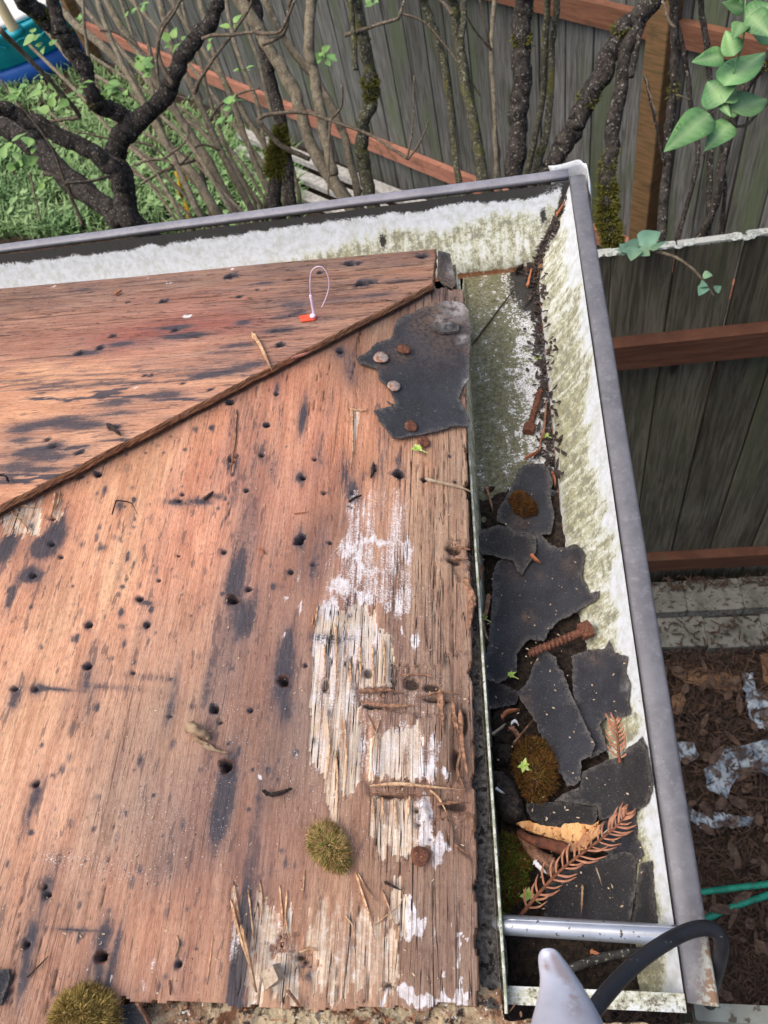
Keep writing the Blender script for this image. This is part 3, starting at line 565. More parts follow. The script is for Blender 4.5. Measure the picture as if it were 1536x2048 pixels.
# right run
root = empty('gutter', (.03, .38, -.63), 'white gutter run with grey lip along the right side, full of black felt scraps', 'gutter', 'roof gutters')
ysr = np.arange(.004, .80, .003); V = []; at = dict(alg=[], rust=[], grime_shade=[], flr=[]); rows = []
fl = np.linspace(0, 1, 26)
for y in ysr:
    row = []
    def p(x, yy, z, alg, rust, grime_shade, fl=0.):
        V.append((x, yy, z)); at['flr'].append(fl); at['alg'].append(alg); at['rust'].append(rust); at['grime_shade'].append(grime_shade); row.append(len(V) - 1)
    xb = back_x(y); lim = cor[1] - .0  # mitre: y may not pass the line through the corner
    for k, f in enumerate([0, .4, .8]):
        yy = min(y, .64); p(xb - .004 + .001 * k, yy, -.5385 - .0865 * f, .55, .1, .35)
    for f in fl:
        x = xb + (.0290 - xb) * f; yy = min(y, cor[1] - .0415)
        wig = fbm(np.array([x * 60]), np.array([yy * 22]), 5, 3)[0]
        wh = sm(.25, 1.0, f + (wig - .5) * .15)      # white bits lie to the right
        gr = .75 * sm(.60, .70, yy) * sm(.45, .8, f) + .5 * sm(.86, 1., f + (wig - .5) * .4) + .12
        p(x, yy, -.626 + (wig - .5) * .0012, .86 - .50 * wh, .08 + .3 * sm(.69, .72, yy), gr, 1. - sm(.90, 1., f))
    for q in PW[1:]:
        w = cor[0] - q[0]; yy = min(y, cor[1] - w * 1.0); h = (q[1] + .625) / .0785
        a_ = .10 + .48 * sm(.02, .2, h) * sm(1.04, .68, h + (fbm(np.array([yy * 30]), np.array([0.]), 6, 2)[0] - .5) * .5)
        a_ += .12 * np.exp(-((yy - .47) / .1) ** 2) * sm(.8, .5, h)
        a_ += .16 * sm(.26, .10, yy) * sm(.95, .6, h)
        near = sm(.02, .05, cor[1] - w - y)
        p(q[0], yy, q[1] + (fbm(np.array([q[0] * 40]), np.array([yy * 25]), 8, 2)[0] - .5) * .0012, a_, .72 * sm(.12, .0, h) + .18 * sm(.3, 0, h) + .5 * (1 - near) * sm(.6, .2, h), .85 * (1 - sm(.000, .010, cor[1] - w - y)) + .05)
    rows.append(row)
Fc = [(rows[i][j], rows[i][j + 1], rows[i + 1][j + 1], rows[i + 1][j]) for i in range(len(rows) - 1) for j in range(len(rows[0]) - 1)
      if len({V[rows[i][j]], V[rows[i][j + 1]], V[rows[i + 1][j + 1]], V[rows[i + 1][j]]}) > 2]
mk('trough', V, orient(V, Fc), M_GUT, root, attrs=at)
def extr(prof, ys_, fx, name, mat, parent, attrs=None, worn=None):
    V = []; n = len(prof)
    for y in ys_:
        for q in prof: V.append(fx(q, y))
    m = len(ys_); Fc = [(i * n + j, i * n + (j + 1) % n, (i + 1) * n + (j + 1) % n, (i + 1) * n + j) for i in range(m - 1) for j in range(n)]
    Fc += [tuple(range(n))[::-1], tuple(range((m - 1) * n, m * n))]
    at = {'worn': [worn(v) for v in V]} if worn else None
    return mk(name, V, Fc, mat, parent, attrs=at)
wob = lambda y, s: (fbm(np.array([y * 6.]), np.array([s * 3.]), 9, 2)[0] - .5)
lipp = [(.0694, -.5470), (.0698, -.5412), (.0712, -.5398), (.0780, -.5396), (.0838, -.5399), (.0857, -.5408), (.0866, -.5428), (.0866, -.5520), (.0852, -.5535), (.0840, -.5520), (.0838, -.5440), (.0815, -.5432), (.0720, -.5432), (.0708, -.5470)]
extr(lipp, np.arange(.0035, .7600, .012), lambda q, y: (q[0] + wob(y, 1) * .0012, min(y, cor[1] - .0) - (.0 if y > .02 else fbm(np.array([q[0] * 300]), np.array([0.]), 3, 2)[0] * .004), q[1] + wob(y, 2) * .0014), 'lip', M_LIP, root,
     worn=lambda v: float(sm(.050, .012, v[1]) * sm(.076, .083, v[0] + .012 * (fbm(np.array([v[1] * 60]), np.array([1.]), 2, 2)[0] - .5))))
outp = [(.0705, -.5480), (.0728, -.5520), (.0690, -.5640), (.0640, -.5750), (.0585, -.5860), (.0515, -.5970), (.0445, -.6070), (.0375, -.6165), (.0345, -.6250), (.0335, -.6310), (-.055, -.6310), (-.055, -.6285), (.0305, -.6285), (.0328, -.6200), (.0420, -.6040), (.0555, -.5830), (.0660, -.5610), (.0693, -.5490)]
extr(outp, np.arange(.004, .74, .03), lambda q, y: (q[0], min(y, cor[1] + .0 - (cor[0] - q[0]) * .0), q[1]), 'outer_face', M_OUT, root)
# end plate near the camera
ep = [(back_x(0) - .001, -.5480)] + [(.069, -.5440)] + [tuple(q) for q in WP[::-1]] + [(back_x(0) + .002, -.625)]
V = []; n = len(ep)
for y, dz in ((-.0035, 0), (.0060, .0)):
    for q in ep: V.append((q[0], y, q[1] + dz))
Fc = [tuple(range(n)), tuple(range(n, 2 * n))[::-1]] + [(i, (i + 1) % n, n + (i + 1) % n, n + i) for i in range(n)]
mk('end_plate', V, Fc, M_GUT, root, smooth=False, attrs=dict(alg=[.52] * len(V), rust=[.26] * len(V), grime_shade=[.34] * len(V)))
# spacer tube (spike and ferrule)
M_ALU = speck('dull_aluminium', (196, 199, 205), (168, 171, 177), 30, .35, .65, (86, 78, 68), 330, .64, .70, rough=.34, metal=.75, bump=.1)
a = Pz(985, 1848, -.5455); b = Pz(1368, 1872, -.5455)
Vt, Ft = tube(np.linspace(a, b, 14), .0058, 20); mk('ferrule', Vt, Ft, M_ALU, root)
a2 = Pz(1000, 1838, -.5405); b2 = Pz(1376, 1856, -.5405)
Vt, Ft = tube(np.linspace(a2, b2, 12), .0006, 5); mk('spike', Vt, Ft, M_ALU, root)
# back run
rootb = empty('gutter', (-.3, .74, -.63), 'white gutter run with blackened grey lip behind the reddish roof sheet', 'gutter', 'roof gutters')
skew = lambda x: (x - .0705) * -.0235
xsb = np.concatenate([np.arange(-1.2, -.72, .02), np.arange(-.72, .0735, .003)]); V = []; at = dict(alg=[], rust=[], grime_shade=[]); rows = []
for x in xsb:
    row = []
    def p(xx, yy, z, alg, rust, grime_shade):
        V.append((xx, yy + skew(xx), z)); at['alg'].append(alg); at['rust'].append(rust); at['grime_shade'].append(grime_shade); row.append(len(V) - 1)
    n0 = fbm(np.array([x * 14.]), np.array([2.]), 6, 3)[0]; n1 = fbm(np.array([x * 60.]), np.array([5.]), 7, 3)[0]
    for f in np.linspace(0, 1, 10): p(min(x, .0290), .58 + (.7185 - .58) * f, -.6262 if x < -.09 else -.6295, .75, .25 + .5 * sm(.85, 1, f), .3)
    for q in PW[1:]:
        w = cor[0] - q[0]; xx = min(x, cor[0] - w); h = (q[1] + .625) / .0785
        top = .42 + .33 * sm(-.45, -.02, x) + (n0 - .5) * .35
        a_ = .03 + .60 * sm(top + .12, top - .22, h)
        a_ *= .75 + .5 * fbm(np.array([xx * 30]), np.array([h * 3]), 4, 2)[0]
        gr = .95 * sm(.80, .97, h + (n1 - .5) * .08 + .05 * sm(-.05, -.5, x) - .03 * sm(.0, -.3, x)) * (1 - .5 * sm(.02, .06, x)) + .8 * (1 - sm(.000, .008, cor[0] - w - x)) + .05  # black band below the lip: grime plus the lip's shade painted in
        # hanger marks
        for hx, hh in ((.040, .62), (-.145, .55)): gr += .8 * math.exp(-((xx - hx) / .0045) ** 2 - ((h - hh) / .13) ** 2)
        p(xx, cor[1] - w, q[1] + (fbm(np.array([xx * 8]), np.array([q[0] * 10]), 8, 2)[0] - .5) * .0012, a_, .62 * sm(.10, .0, h) * sm(-.25, -.06, x) + .1, gr)
    rows.append(row)
Fc = [(rows[i][j], rows[i][j + 1], rows[i + 1][j + 1], rows[i + 1][j]) for i in range(len(rows) - 1) for j in range(len(rows[0]) - 1)
      if len({V[rows[i][j]], V[rows[i][j + 1]], V[rows[i + 1][j + 1]], V[rows[i + 1][j]]}) > 2]
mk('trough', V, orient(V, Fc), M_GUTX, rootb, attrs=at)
lb = [(.0700, -.5440), (.0700, -.5402), (.0704, -.5394), (.0810, -.5386), (.0822, -.5392), (.0826, -.5410), (.0826, -.5520), (.0815, -.5530), (.0806, -.5420), (.0708, -.5430)]
extr(lb, np.linspace(-1.2, .0690, 60), lambda q, x: (x, q[0] - .0705 + cor[1] + skew(x), q[1] + wob(x, 4) * .0016), 'lip', M_LIPB, rootb, worn=lambda v: 0.)
extr(outp, np.linspace(-1.2, .06, 12), lambda q, x: (x, (q[0] - .0705) * (.72 if q[0] > .0705 else 1) + cor[1] + skew(x), q[1] - .001), 'outer_face', M_OUT, rootb)
# white corner strip wrapped round the outside of the joint
M_WHITE = speck('white_coated_strip', (232, 236, 240), (206, 208, 208), 60, .4, .7, (130, 120, 108), 420, .66, .72, rough=.5)
cs = [(.0885, .728), (.0900, .752), (.0896, .768), (.0870, .777), (.0790, .7805), (.050, .7800)]
cs = spline([(a, b, 0) for a, b in cs], 24)[:, :2]; V = []
for k, (a, b) in enumerate(cs):
    for j, z in enumerate((-.5376, -.545, -.556, -.572)): V.append((a + (.0006 * j if j else -.0015), b + .0004 * j, z + .0015 * math.sin(k * .8)))
Fc = [(i * 4 + j, i * 4 + j + 1, i * 4 + j + 5, i * 4 + j + 4) for i in range(len(cs) - 1) for j in range(3)]
V, Fc = thick(V, Fc, np.array([.0006, .0006, 0])); cst = mk('corner_strip', V, Fc, M_WHITE); tag(cst, 'white metal strip wrapped round the outside corner of the two gutters', 'flashing')

# dark crumbly soil in the right gutter
M_SOIL = speck('gutter_soil', (34, 29, 26), (70, 57, 47), 260, .35, .65, (150, 140, 122), 900, .67, .71, rough=.95, bump=1., bd=.003)
gx = np.linspace(0, 1, 70); gy = np.arange(.0075, .62, .0022); V = []
for y in gy:
    xb = back_x(y) + .0005
    zs_ = soil_z(y); xw = np.interp(zs_, WP[:, 1], WP[:, 0]) + .001
    for f in gx:
        x = xb + (xw - xb) * f
        z = zs_ + (fbm(np.array([x * 120]), np.array([y * 120]), 14, 4)[0] - .5) * .010 * (1 if y < .42 else .6) - .003 + (.0035 * sm(.75, 1., f) if y > .3 else 0)
        V.append((x, y, z - (.010 * sm(.42, .50, y) * sm(.95, .72, f) if y > .40 else 0)))
n = len(gx); Fc = [(i * n + j, i * n + j + 1, (i + 1) * n + j + 1, (i + 1) * n + j) for i in range(len(gy) - 1) for j in range(n - 1)]
so = mk('gutter_soil', V, orient(V, Fc), M_SOIL); tag(so, 'dark crumbly soil lying in the bottom of the right gutter', 'soil', kind='stuff')

def drape(u, v, off=.003, und=0., seed=0):
    """point where the pixel's sight line meets the heap in the right gutter (or the gutter wall)"""
    r = ray(u, v); z = -.60
    for _ in range(14):
        q = r * (z / r[2]); z2 = max(float(soil_z(q[1])) + off, float(wall_z(q[0])) + .0012 + .25 * off); z = .5 * z + .5 * z2
    return r * (z / r[2])

# ------------------------------------------------------------------ torn roofing felt
def felt_mat(name, a, b, sp=.735):
    t = NT(name); o = t.obj(); n = t.noise(o, 45, 5, .65, .3)
    c = t.mix(t.ss(n, .32, .68), lin(a), lin(b)); c = t.mix(t.ss(t.noise(o, 1300, 3, .7), .54, .68, 0, .6), c, lin((98, 96, 97)))
    c = t.mix(t.ss(t.noise(o, 1000, 2), sp, sp + .02), c, lin((196, 190, 180)))
    c = t.mix(t.math('MULTIPLY', t.attr('rim'), t.ss(t.noise(o, 420, 4), .35, .6)), c, lin((112, 106, 100)))
    c = t.mix(t.ss(t.noise(o, 620, 2), .70, .73), c, lin((150, 128, 108)))
    c = t.mix(t.math('MULTIPLY', t.attr('dirt'), t.ss(t.noise(o, 300, 5), .35, .6)), c, lin((112, 92, 78)))
    c = t.mix(t.math('MULTIPLY', t.attr('pale'), t.ss(t.noise(o, 200, 5), .3, .6)), c, lin((190, 184, 180)))
    t.bump(t.math('ADD', t.noise(o, 1500, 4, .7), t.math('MULTIPLY', n, 2.)), .75, .001)
    return t.out(c, .7, 0, .3)
M_FELT = felt_mat('roofing_felt', (43, 44, 49), (56, 57, 63)); M_FELT2 = felt_mat('roofing_felt_gritty', (40, 39, 41), (54, 52, 53), .72)
def scrap(name, px, fn, label, cat='felt scrap', group='torn felt scraps in the gutter', th=.0012, jag=3.4, mat=None, seed=1, step=12, und=.0016, curl=.0, edge_only=None, dirt=None, pale=None, st=4.):
    lp = outline(px, st, jag, seed); Q, Fc, dist = cdt(lp, step, seed)
    V = np.array([fn(u, v) for u, v in Q]); g = (fbm(V[:, 0] * 38 + seed, V[:, 1] * 38, seed, 3) - .5) * 2
    e = np.exp(-dist / 14.); V[:, 2] += g * und + (fbm(V[:, 0] * 130 + seed, V[:, 1] * 130, seed + 5, 3) - .5) * .0012 + e * curl * (.4 + 1.2 * vn(V[:, 0] * 60, V[:, 1] * 60, seed + 3))
    dz = np.zeros(len(V)); pz = np.zeros(len(V))
    for A, ls in ((dz, dirt), (pz, pale)):
        for (u, v, r, a) in (ls or []): np.maximum(A, a * np.exp(-((Q[:, 0] - u) ** 2 + (Q[:, 1] - v) ** 2) / r ** 2), out=A)
    Fc = orient(V, Fc); V2, F2 = thick(V, Fc, np.array([0, 0, -th]))
    o = mk(name, V2, F2, mat or M_FELT, smooth=False, attrs=dict(rim=np.concatenate([sm(5.5, 1., dist)] * 2) * .75, dirt=np.concatenate([dz, dz]), pale=np.concatenate([pz, pz])))
    return tag(o, label, cat, group)
c5 = lambda L: [(560 + x / 3.072, 480 + y / 3.072) for x, y in L]
c1 = lambda L: [(880 + x / 3.339, 880 + y / 3.339) for x, y in L]
c2 = lambda L: [(900 + x / 3.072, 1320 + y / 3.072) for x, y in L]
FELT_R = c5([(470,740),(540,690),(600,630),(670,610),(695,575),(700,540),(720,490),(810,455),(900,410),(950,410),(985,385),(1060,378),(1130,395),(1160,440),(1172,560),(1165,700),(1162,850),(1130,900),(1100,980),(1140,1040),(1160,1100),(1158,1155),(1100,1150),(1060,1150),(1000,1170),(940,1185),(880,1200),(800,1215),(760,1225),(690,1218),(650,1170),(610,1110),(575,1050),(640,1035),(700,1030),(655,998),(712,1015),(690,960),(660,900),(610,860),(590,790),(560,785),(500,770)])
scrap('felt_patch', FELT_R, lambda u, v: on_front(u, v, .0034), 'torn black felt patch nailed to the roof sheet beside the hip', 'felt patch', None, .0016, 2.2, seed=3, step=9, und=.0010, curl=.0012,
      dirt=[(870,635,34,.95),(905,640,40,.9),(840,650,24,.8),(800,705,22,.8),(880,675,50,.6),(765,730,16,.5),(935,700,14,.8),(935,620,20,.9)], pale=[(915,612,26,.8),(880,640,10,.7),(925,678,7,.9),(938,765,9,1.0),(940,790,7,.8)])
scrap('felt_patch', c5([(970,60),(1045,85),(1060,160),(1080,260),(1060,300),(1000,270),(965,230)]), lambda u, v: on_front(u, v, .001), 'small grey felt flap poking out at the hip corner of the sheets', 'felt patch', None, .0016, 1.5, mat=M_FELT2, seed=5, step=8, dirt=[(900,560,30,.9)], pale=[(905,540,12,.5)])
scrap('felt_fragment', c5([(930,525),(965,510),(1010,515),(1060,505),(1105,520),(1100,560),(1050,570),(1000,575),(950,560)]), lambda u, v: on_front(u, v, .0072), 'thick grey felt fragment lying on the top of the nailed felt patch', 'felt scrap', None, .003, 1.2, mat=M_FELT2, seed=6, step=6, curl=.0012, pale=[(890,648,14,.4)], dirt=[(870,650,8,.5)])
A_ = c1([(560,170),(620,160),(700,165),(730,210),(755,290),(735,370),(750,430),(765,520),(745,600),(740,630),(690,635),(650,650),(640,660),(570,635),(520,630),(480,610),(440,570),(380,545),(385,480),(420,420),(470,330),(500,260),(530,200)])
B_ = c1([(280,610),(370,570),(440,580),(520,620),(600,630),(640,655),(645,720),(630,780),(590,840),(550,905),(520,880),(485,820),(480,805),(420,800),(360,775),(290,770),(235,730),(235,690)])
C_ = c1([(560,620),(640,640),(690,650),(720,690),(790,725),(850,715),(895,695),(940,725),(965,770),(955,850),(950,920),(980,970),(1000,1020),(1070,1005),(1050,1070),(1000,1100),(940,1130),(900,1160),(850,1190),(790,1215),(750,1250),(720,1300),(690,1350),(640,1340),(600,1335),(550,1380),(515,1430),(512,1500)]) + [(1035,1345),(1000,1368),(975,1362),(966,1340),(978,1280),(985,1200),(985,1150),(995,1125),(1030,1100)]
D_ = [(1075,1312),(1090,1302),(1112,1314)] + c2([(660,30),(700,90),(730,180),(770,260),(800,330),(840,420),(890,520),(870,590),(805,620),(805,740),(770,770),(720,780),(690,720),(650,650),(600,560),(560,470),(530,390),(490,330),(430,240),(410,200),(470,150)])
E__ = [(1145,1312),(1180,1300),(1210,1297),(1218,1280),(1228,1305),(1256,1315),(1250,1345),(1262,1370),(1255,1400),(1262,1430),(1235,1437),(1210,1437),(1200,1450),(1215,1500),(1180,1518),(1165,1470),(1150,1420),(1145,1370)]
F__ = c2([(1180,470),(1210,540),(1230,650),(1250,760),(1220,880),(1150,930),(1080,950),(1020,960),(920,990),(905,900),(690,870),(640,870),(690,830),(800,780),(810,690),(900,650),(970,610),(1040,600),(1100,530),(1145,510)])
G_ = c2([(470,880),(700,868),(900,870),(905,960),(880,1030),(700,1030),(600,1030),(500,980),(470,920)])
H__ = c2([(580,1610),(590,1400),(700,1300),(850,1240),(1000,1190),(1100,1180),(1155,1220),(1140,1300),(1140,1420),(1115,1550),(1100,1640),(800,1640)])
I_ = c2([(1110,1640),(1130,1500),(1150,1350),(1170,1250),(1240,1230),(1250,1350),(1265,1500),(1275,1640)])
J_ = c2([(212,100),(330,150),(430,200),(400,275),(220,305)])
K_ = c2([(830,1120),(900,1020),(1000,960),(1145,930),(1150,1080),(1190,1200),(1150,1260),(1000,1200)])
Gc = lambda off: (lambda u, v: drape(u, v, off))
scrap('felt_scrap', J_, Gc(.0015), 'small black felt scrap flat in the gutter beside an orange petal', seed=20, mat=M_FELT2)
scrap('felt_scrap', I_, Gc(.0020), 'narrow dark felt strip against the gutter wall by the spacer tube', seed=21, mat=M_FELT2, und=.001)
scrap('felt_scrap', K_, Gc(.0025), 'black felt scrap under the tip of the long brown twig', seed=29, mat=M_FELT)
scrap('felt_scrap', H__, Gc(.0050), 'broad gritty felt scrap in front of the spacer tube under the brown twig', seed=22, mat=M_FELT2, curl=.001)
scrap('felt_scrap', G_, Gc(.0035), 'straight-edged gritty felt strip just above the split wood piece', seed=23, mat=M_FELT2, jag=1.5)
scrap('felt_scrap', F__, Gc(.0065), 'large rounded black felt scrap with a pointed top against the white gutter wall', seed=24, mat=M_FELT2, curl=.0015, jag=2.2)
scrap('felt_scrap', E__, Gc(.0050), 'ragged black felt scrap with toothed right edge below the rusty bolt head', seed=25, curl=.0015, dirt=[(1190,1320,14,.5)], pale=[(1250,1372,9,.6)])
scrap('felt_scrap', D_, Gc(.0090), 'long smooth black felt slab slanting between two moss cushions and the ragged scrap', seed=26, curl=.001, dirt=[(1045,1400,14,.9),(1060,1430,14,.6)])
scrap('felt_scrap', C_, Gc(.0075), 'biggest black felt scrap with a sharp right tip, above the lag bolt', seed=27, curl=.0014, jag=3.4, dirt=[(1055,1235,12,.9),(1140,1130,20,.4),(1080,1150,10,.5),(1030,1140,24,.4)])
scrap('felt_scrap', B_, Gc(.0100), 'pointed black felt scrap tucked under the one carrying moss', seed=28, mat=M_FELT2, curl=.0012, jag=3)
scrap('felt_scrap', A_, Gc(.0045), 'black felt scrap carrying a small brown moss tuft', seed=30, curl=.0012, jag=3., dirt=[(1040,1040,20,.6)])

# gritty felt edge strip hanging below the eave of the front sheet
M_GRIT = speck('gritty_felt_edge', (58, 56, 54), (108, 104, 100), 330, .35, .65, (36, 30, 28), 160, .56, .62, rough=.95, bump=1., bd=.002)
V = []; ysg = np.arange(-.006, .36, .0025)
for y in ysg:
    wd = np.interp(y, [-.01, .08, .20, .30, .37], [.0150, .0135, .0085, .0035, .0010]) * (1 + .35 * (fbm(np.array([y * 70]), np.array([1.]), 5, 3)[0] - .5))
    for k in range(7):
        f = k / 6; V.append((-.0515 + (wd + .0045) * f, y, -.5390 - .004 * f ** 3 + (fbm(np.array([f * 6]), np.array([y * 300]), 6, 3)[0] - .5) * .0022))
n = 7; Fc = [(i * n + j, i * n + j + 1, (i + 1) * n + j + 1, (i + 1) * n + j) for i in range(len(ysg) - 1) for j in range(n - 1)]
V, Fc = thick(V, orient(V, Fc), np.array([0, 0, -.006])); o = mk('felt_edge_strip', V, Fc, M_GRIT); tag(o, 'gritty grey felt strip hanging out along the eave beside the gutter', 'felt strip')
# thin metal drip edge
M_DRIP = speck('drip_edge_metal', (206, 208, 196), (150, 156, 132), 140, .4, .6, (92, 86, 66), 500, .6, .66, rough=.4)
V = []
for y in np.arange(-.008, .62, .01):
    xb = float(back_x(y)); V += [(xb - .0016, y, -.570), (xb - .0014, y, -.5345), (xb - .0004, y, -.5335), (xb + .0002, y, -.5345)]
n = 4; m = len(V) // 4; Fc = [(i * n + j, i * n + j + 1, (i + 1) * n + j + 1, (i + 1) * n + j) for i in range(m - 1) for j in range(n - 1)]
V, Fc = thick(V, Fc, np.array([-.0005, 0, 0])); o = mk('drip_edge', V, Fc, M_DRIP); tag(o, 'thin pale metal drip edge between the roof eave and the right gutter', 'drip edge')

# ------------------------------------------------------------------ shed under the roof
M_SIDING = speck('shed_siding', (120, 116, 106), (96, 92, 84), 20, .4, .6, (60, 58, 50), 120, .62, .7)
sh = empty('shed', (-.6, .1, GROUND), 'shed with weathered siding carrying the roof sheets and gutters', 'shed')
sh_c = MB()
sh_c.add(*box((-1.23, -.6, (GROUND - .80) / 2), (1.9, 2.0, -.80 - GROUND), cham=0)); sh_c.mk('wall', M_SIDING, sh, smooth=False)
fa = MB(); fa.add(*box((-.066, .0, -.63), (.016, 1.16, .125))); fa.add(*box((-.62, .588, -.64), (1.08, .016, .12))); fa.mk('fascia', M_SPLD, sh, smooth=False)
sf = MB(); sf.add(*box((-.62, -.4, -.715), (1.1, 1.95, .012))); sf.mk('soffit', M_SIDING, sh, smooth=False)

# ------------------------------------------------------------------ ground
t = NT('garden_soil'); o_ = t.obj()
c_ = t.mix(t.ss(t.noise(o_, 5, 6, .7), .35, .65), lin((66, 52, 42)), lin((44, 36, 30)))
c_ = t.mix(t.ss(t.noise(o_, 60, 5), .5, .65), c_, lin((92, 70, 55))); t.bump(t.noise(o_, 40, 6), .8, .03); M_GROUND = t.out(c_, .95)
N = 90; gx = np.concatenate([np.linspace(-60, -8, 20), np.linspace(-7.8, 4, 60), np.linspace(4.5, 60, 20)]); gy = np.concatenate([np.linspace(-40, -2, 12), np.linspace(-1.8, 10, 60), np.linspace(10.5, 90, 20)])
V = [(x, y, GROUND + (fbm(np.array([x * .9]), np.array([y * .9]), 3, 3)[0] - .5) * .06) for y in gy for x in gx]
n = len(gx); Fc = [(i * n + j, i * n + j + 1, (i + 1) * n + j + 1, (i + 1) * n + j) for i in range(len(gy) - 1) for j in range(n - 1)]
o = mk('ground', V, Fc, M_GROUND, origin=False); tag(o, 'bare brown garden soil under the mulch and the grass', 'ground', kind='structure')

# mulch: shredded bark under the second fence
def slivers(name, pts, L, w, mat, seed, lift=.004, label='', cat='mulch'):
    r = np.random.RandomState(seed); mb_V = []; mb_F = []; 
    for (x, y, z) in pts:
        l = L * (.4 + r.rand() * 1.2); ww = w * (.5 + r.rand()); a = r.rand() * 6.28; tl = (r.rand() - .5) * .7; d = np.array([math.cos(a) * math.cos(tl), math.sin(a) * math.cos(tl), math.sin(tl)]); s = np.array([-math.sin(a), math.cos(a), (r.rand() - .5) * .8]); b = len(mb_V); c = np.array([x, y, z + lift + abs(d[2]) * l * .5]); up = np.array([0, 0, ww * .35])
        mb_V += [c - d * l * .5, c - d * l * .2 + s * ww * .5 + up * .3, c + d * l * .25 + s * ww * .4, c + d * l * .5 + up, c + d * l * .2 - s * ww * .45, c - d * l * .25 - s * ww * .5 + up * .5]
        mb_F += [(b, b + 1, b + 5), (b + 1, b + 2, b + 4, b + 5), (b + 2, b + 3, b + 4)]
    o = mk(name, mb_V, mb_F, mat, smooth=False); return tag(o, label, cat, kind='stuff')
M_MULCH = NT('bark_mulch'); t = M_MULCH; o_ = t.obj(); n_ = t.noise(o_, 26, 5, .7)
c_ = t.mix(t.ss(n_, .34, .62), lin((50, 40, 34)), lin((80, 60, 48))); c_ = t.mix(t.ss(t.noise(o_, 75, 3), .55, .62), c_, lin((48, 36, 32))); c_ = t.mix(t.ss(t.noise(o_, 120, 3), .66, .70), c_, lin((122, 96, 76))); M_MULCH = t.out(c_, .9)
pts = []
r_ = np.random.RandomState(5)
while len(pts) < 19000:
    x = -.1 + r_.rand() * 1.7; y = -.45 + r_.rand() * 1.85
    pts.append((x, y, GROUND + .015 + .02 * r_.rand() + .03 * fbm(np.array([x * 4]), np.array([y * 4]), 8, 2)[0]))
slivers('bark_mulch', pts, .038, .0045, M_MULCH, 6, label='dark reddish shredded bark mulch on the ground below the right gutter')

pts = []
for k in range(420): pts.append((.1 + r_.rand() * 1.3, -.3 + r_.rand() * 1.4, GROUND + .045 + .015 * r_.rand()))
M_CHIP = speck('dull_bark_chip', (92, 72, 58), (62, 48, 40), 40, .35, .65, (120, 102, 84), 120, .62, .68); slivers('bark_chips', pts, .06, .022, M_CHIP, 8, .002, 'dull brown bark chips scattered over the mulch', 'bark chips')
# grass and weeds
def grass_mat(name, a, b):
    t = NT(name); o = t.obj(); c = t.mix(t.ss(t.noise(o, 3.2, 4), .35, .65), lin(a), lin(b)); c = t.mix(t.ss(t.noise(o, 60, 2), .45, .7, 0, .7), c, lin((158, 182, 124)))
    t.b.inputs['Transmission Weight'].default_value = 0; return t.out(c, .6, 0, .3)
M_GRASS = grass_mat('lawn_blades', (88, 124, 74), (132, 162, 106))
r_ = np.random.RandomState(9); gV = []; gF = []
fdir = np.array([-.7429, .6694, 0]); fp = np.array([-.2686, 3.957, 0])
def side1(x, y): return (x - fp[0]) * fdir[1] - (y - fp[1]) * fdir[0]
k = 0
while k < 26000:
    v = -40 + r_.rand() ** 1.0 * 520; u = -160 + r_.rand() * 760; q = Pz(u, v, GROUND)
    if side1(q[0], q[1]) > -.12 or q[1] < 1.2: 
        k += .2; continue
    k += 1; br = fbm(np.array([q[0] * 1.6]), np.array([q[1] * 1.6]), 33, 3)[0]
    if br < .36 and r_.rand() < .8: continue
    h = .05 + .10 * r_.rand() + .05 * br; w = .004 + .010 * r_.rand() ** 2; a = r_.rand() * 6.28; s = np.array([math.cos(a), math.sin(a), 0]); ln = np.array([math.cos(a + 1.3), math.sin(a + 1.3), 0]) * h * (.2 + r_.rand() * .9); b = len(gV)
    q = np.array([q[0] + (r_.rand() - .5) * .04, q[1] + (r_.rand() - .5) * .04, GROUND])
    gV += [q - s * w * .5, q + s * w * .5, q + ln * .45 + np.array([0, 0, h * .65]) + s * w * .7, q + ln * .45 + np.array([0, 0, h * .65]) - s * w * .7, q + ln + np.array([0, 0, h * .8])]
    gF += [(b, b + 1, b + 2, b + 3), (b + 3, b + 2, b + 4)]
r_ = np.random.RandomState(29); k = 0
while k < 420:
    q = Pz(-30 + r_.rand() * 480, -160 + r_.rand() * 640, GROUND)
    q = Pz(r_.rand() * 620 - 160, r_.rand() * 480 - 20, GROUND)
    if side1(q[0], q[1]) > -.15 or fbm(np.array([q[0] * 2.2]), np.array([q[1] * 2.2]), 44, 2)[0] < .48: k += .3; continue
    k += 1; mb_ = []
    for i in range(4):
        a = r_.rand() * 6.28; l = .03 + .05 * r_.rand(); d = np.array([math.cos(a), math.sin(a), .25]); s = np.array([-math.sin(a), math.cos(a), 0]) * l * .35; c0 = q + np.array([0, 0, .03 + .09 * r_.rand()]); b = len(gV)
        gV += [c0, c0 + d * l * .45 + s, c0 + d * l, c0 + d * l * .45 - s]; gF += [(b, b + 1, b + 2, b + 3)]
o = mk('grass', gV, gF, M_GRASS, smooth=False); tag(o, 'rough green grass and weeds growing under the shrubs on the left', 'grass', kind='stuff')

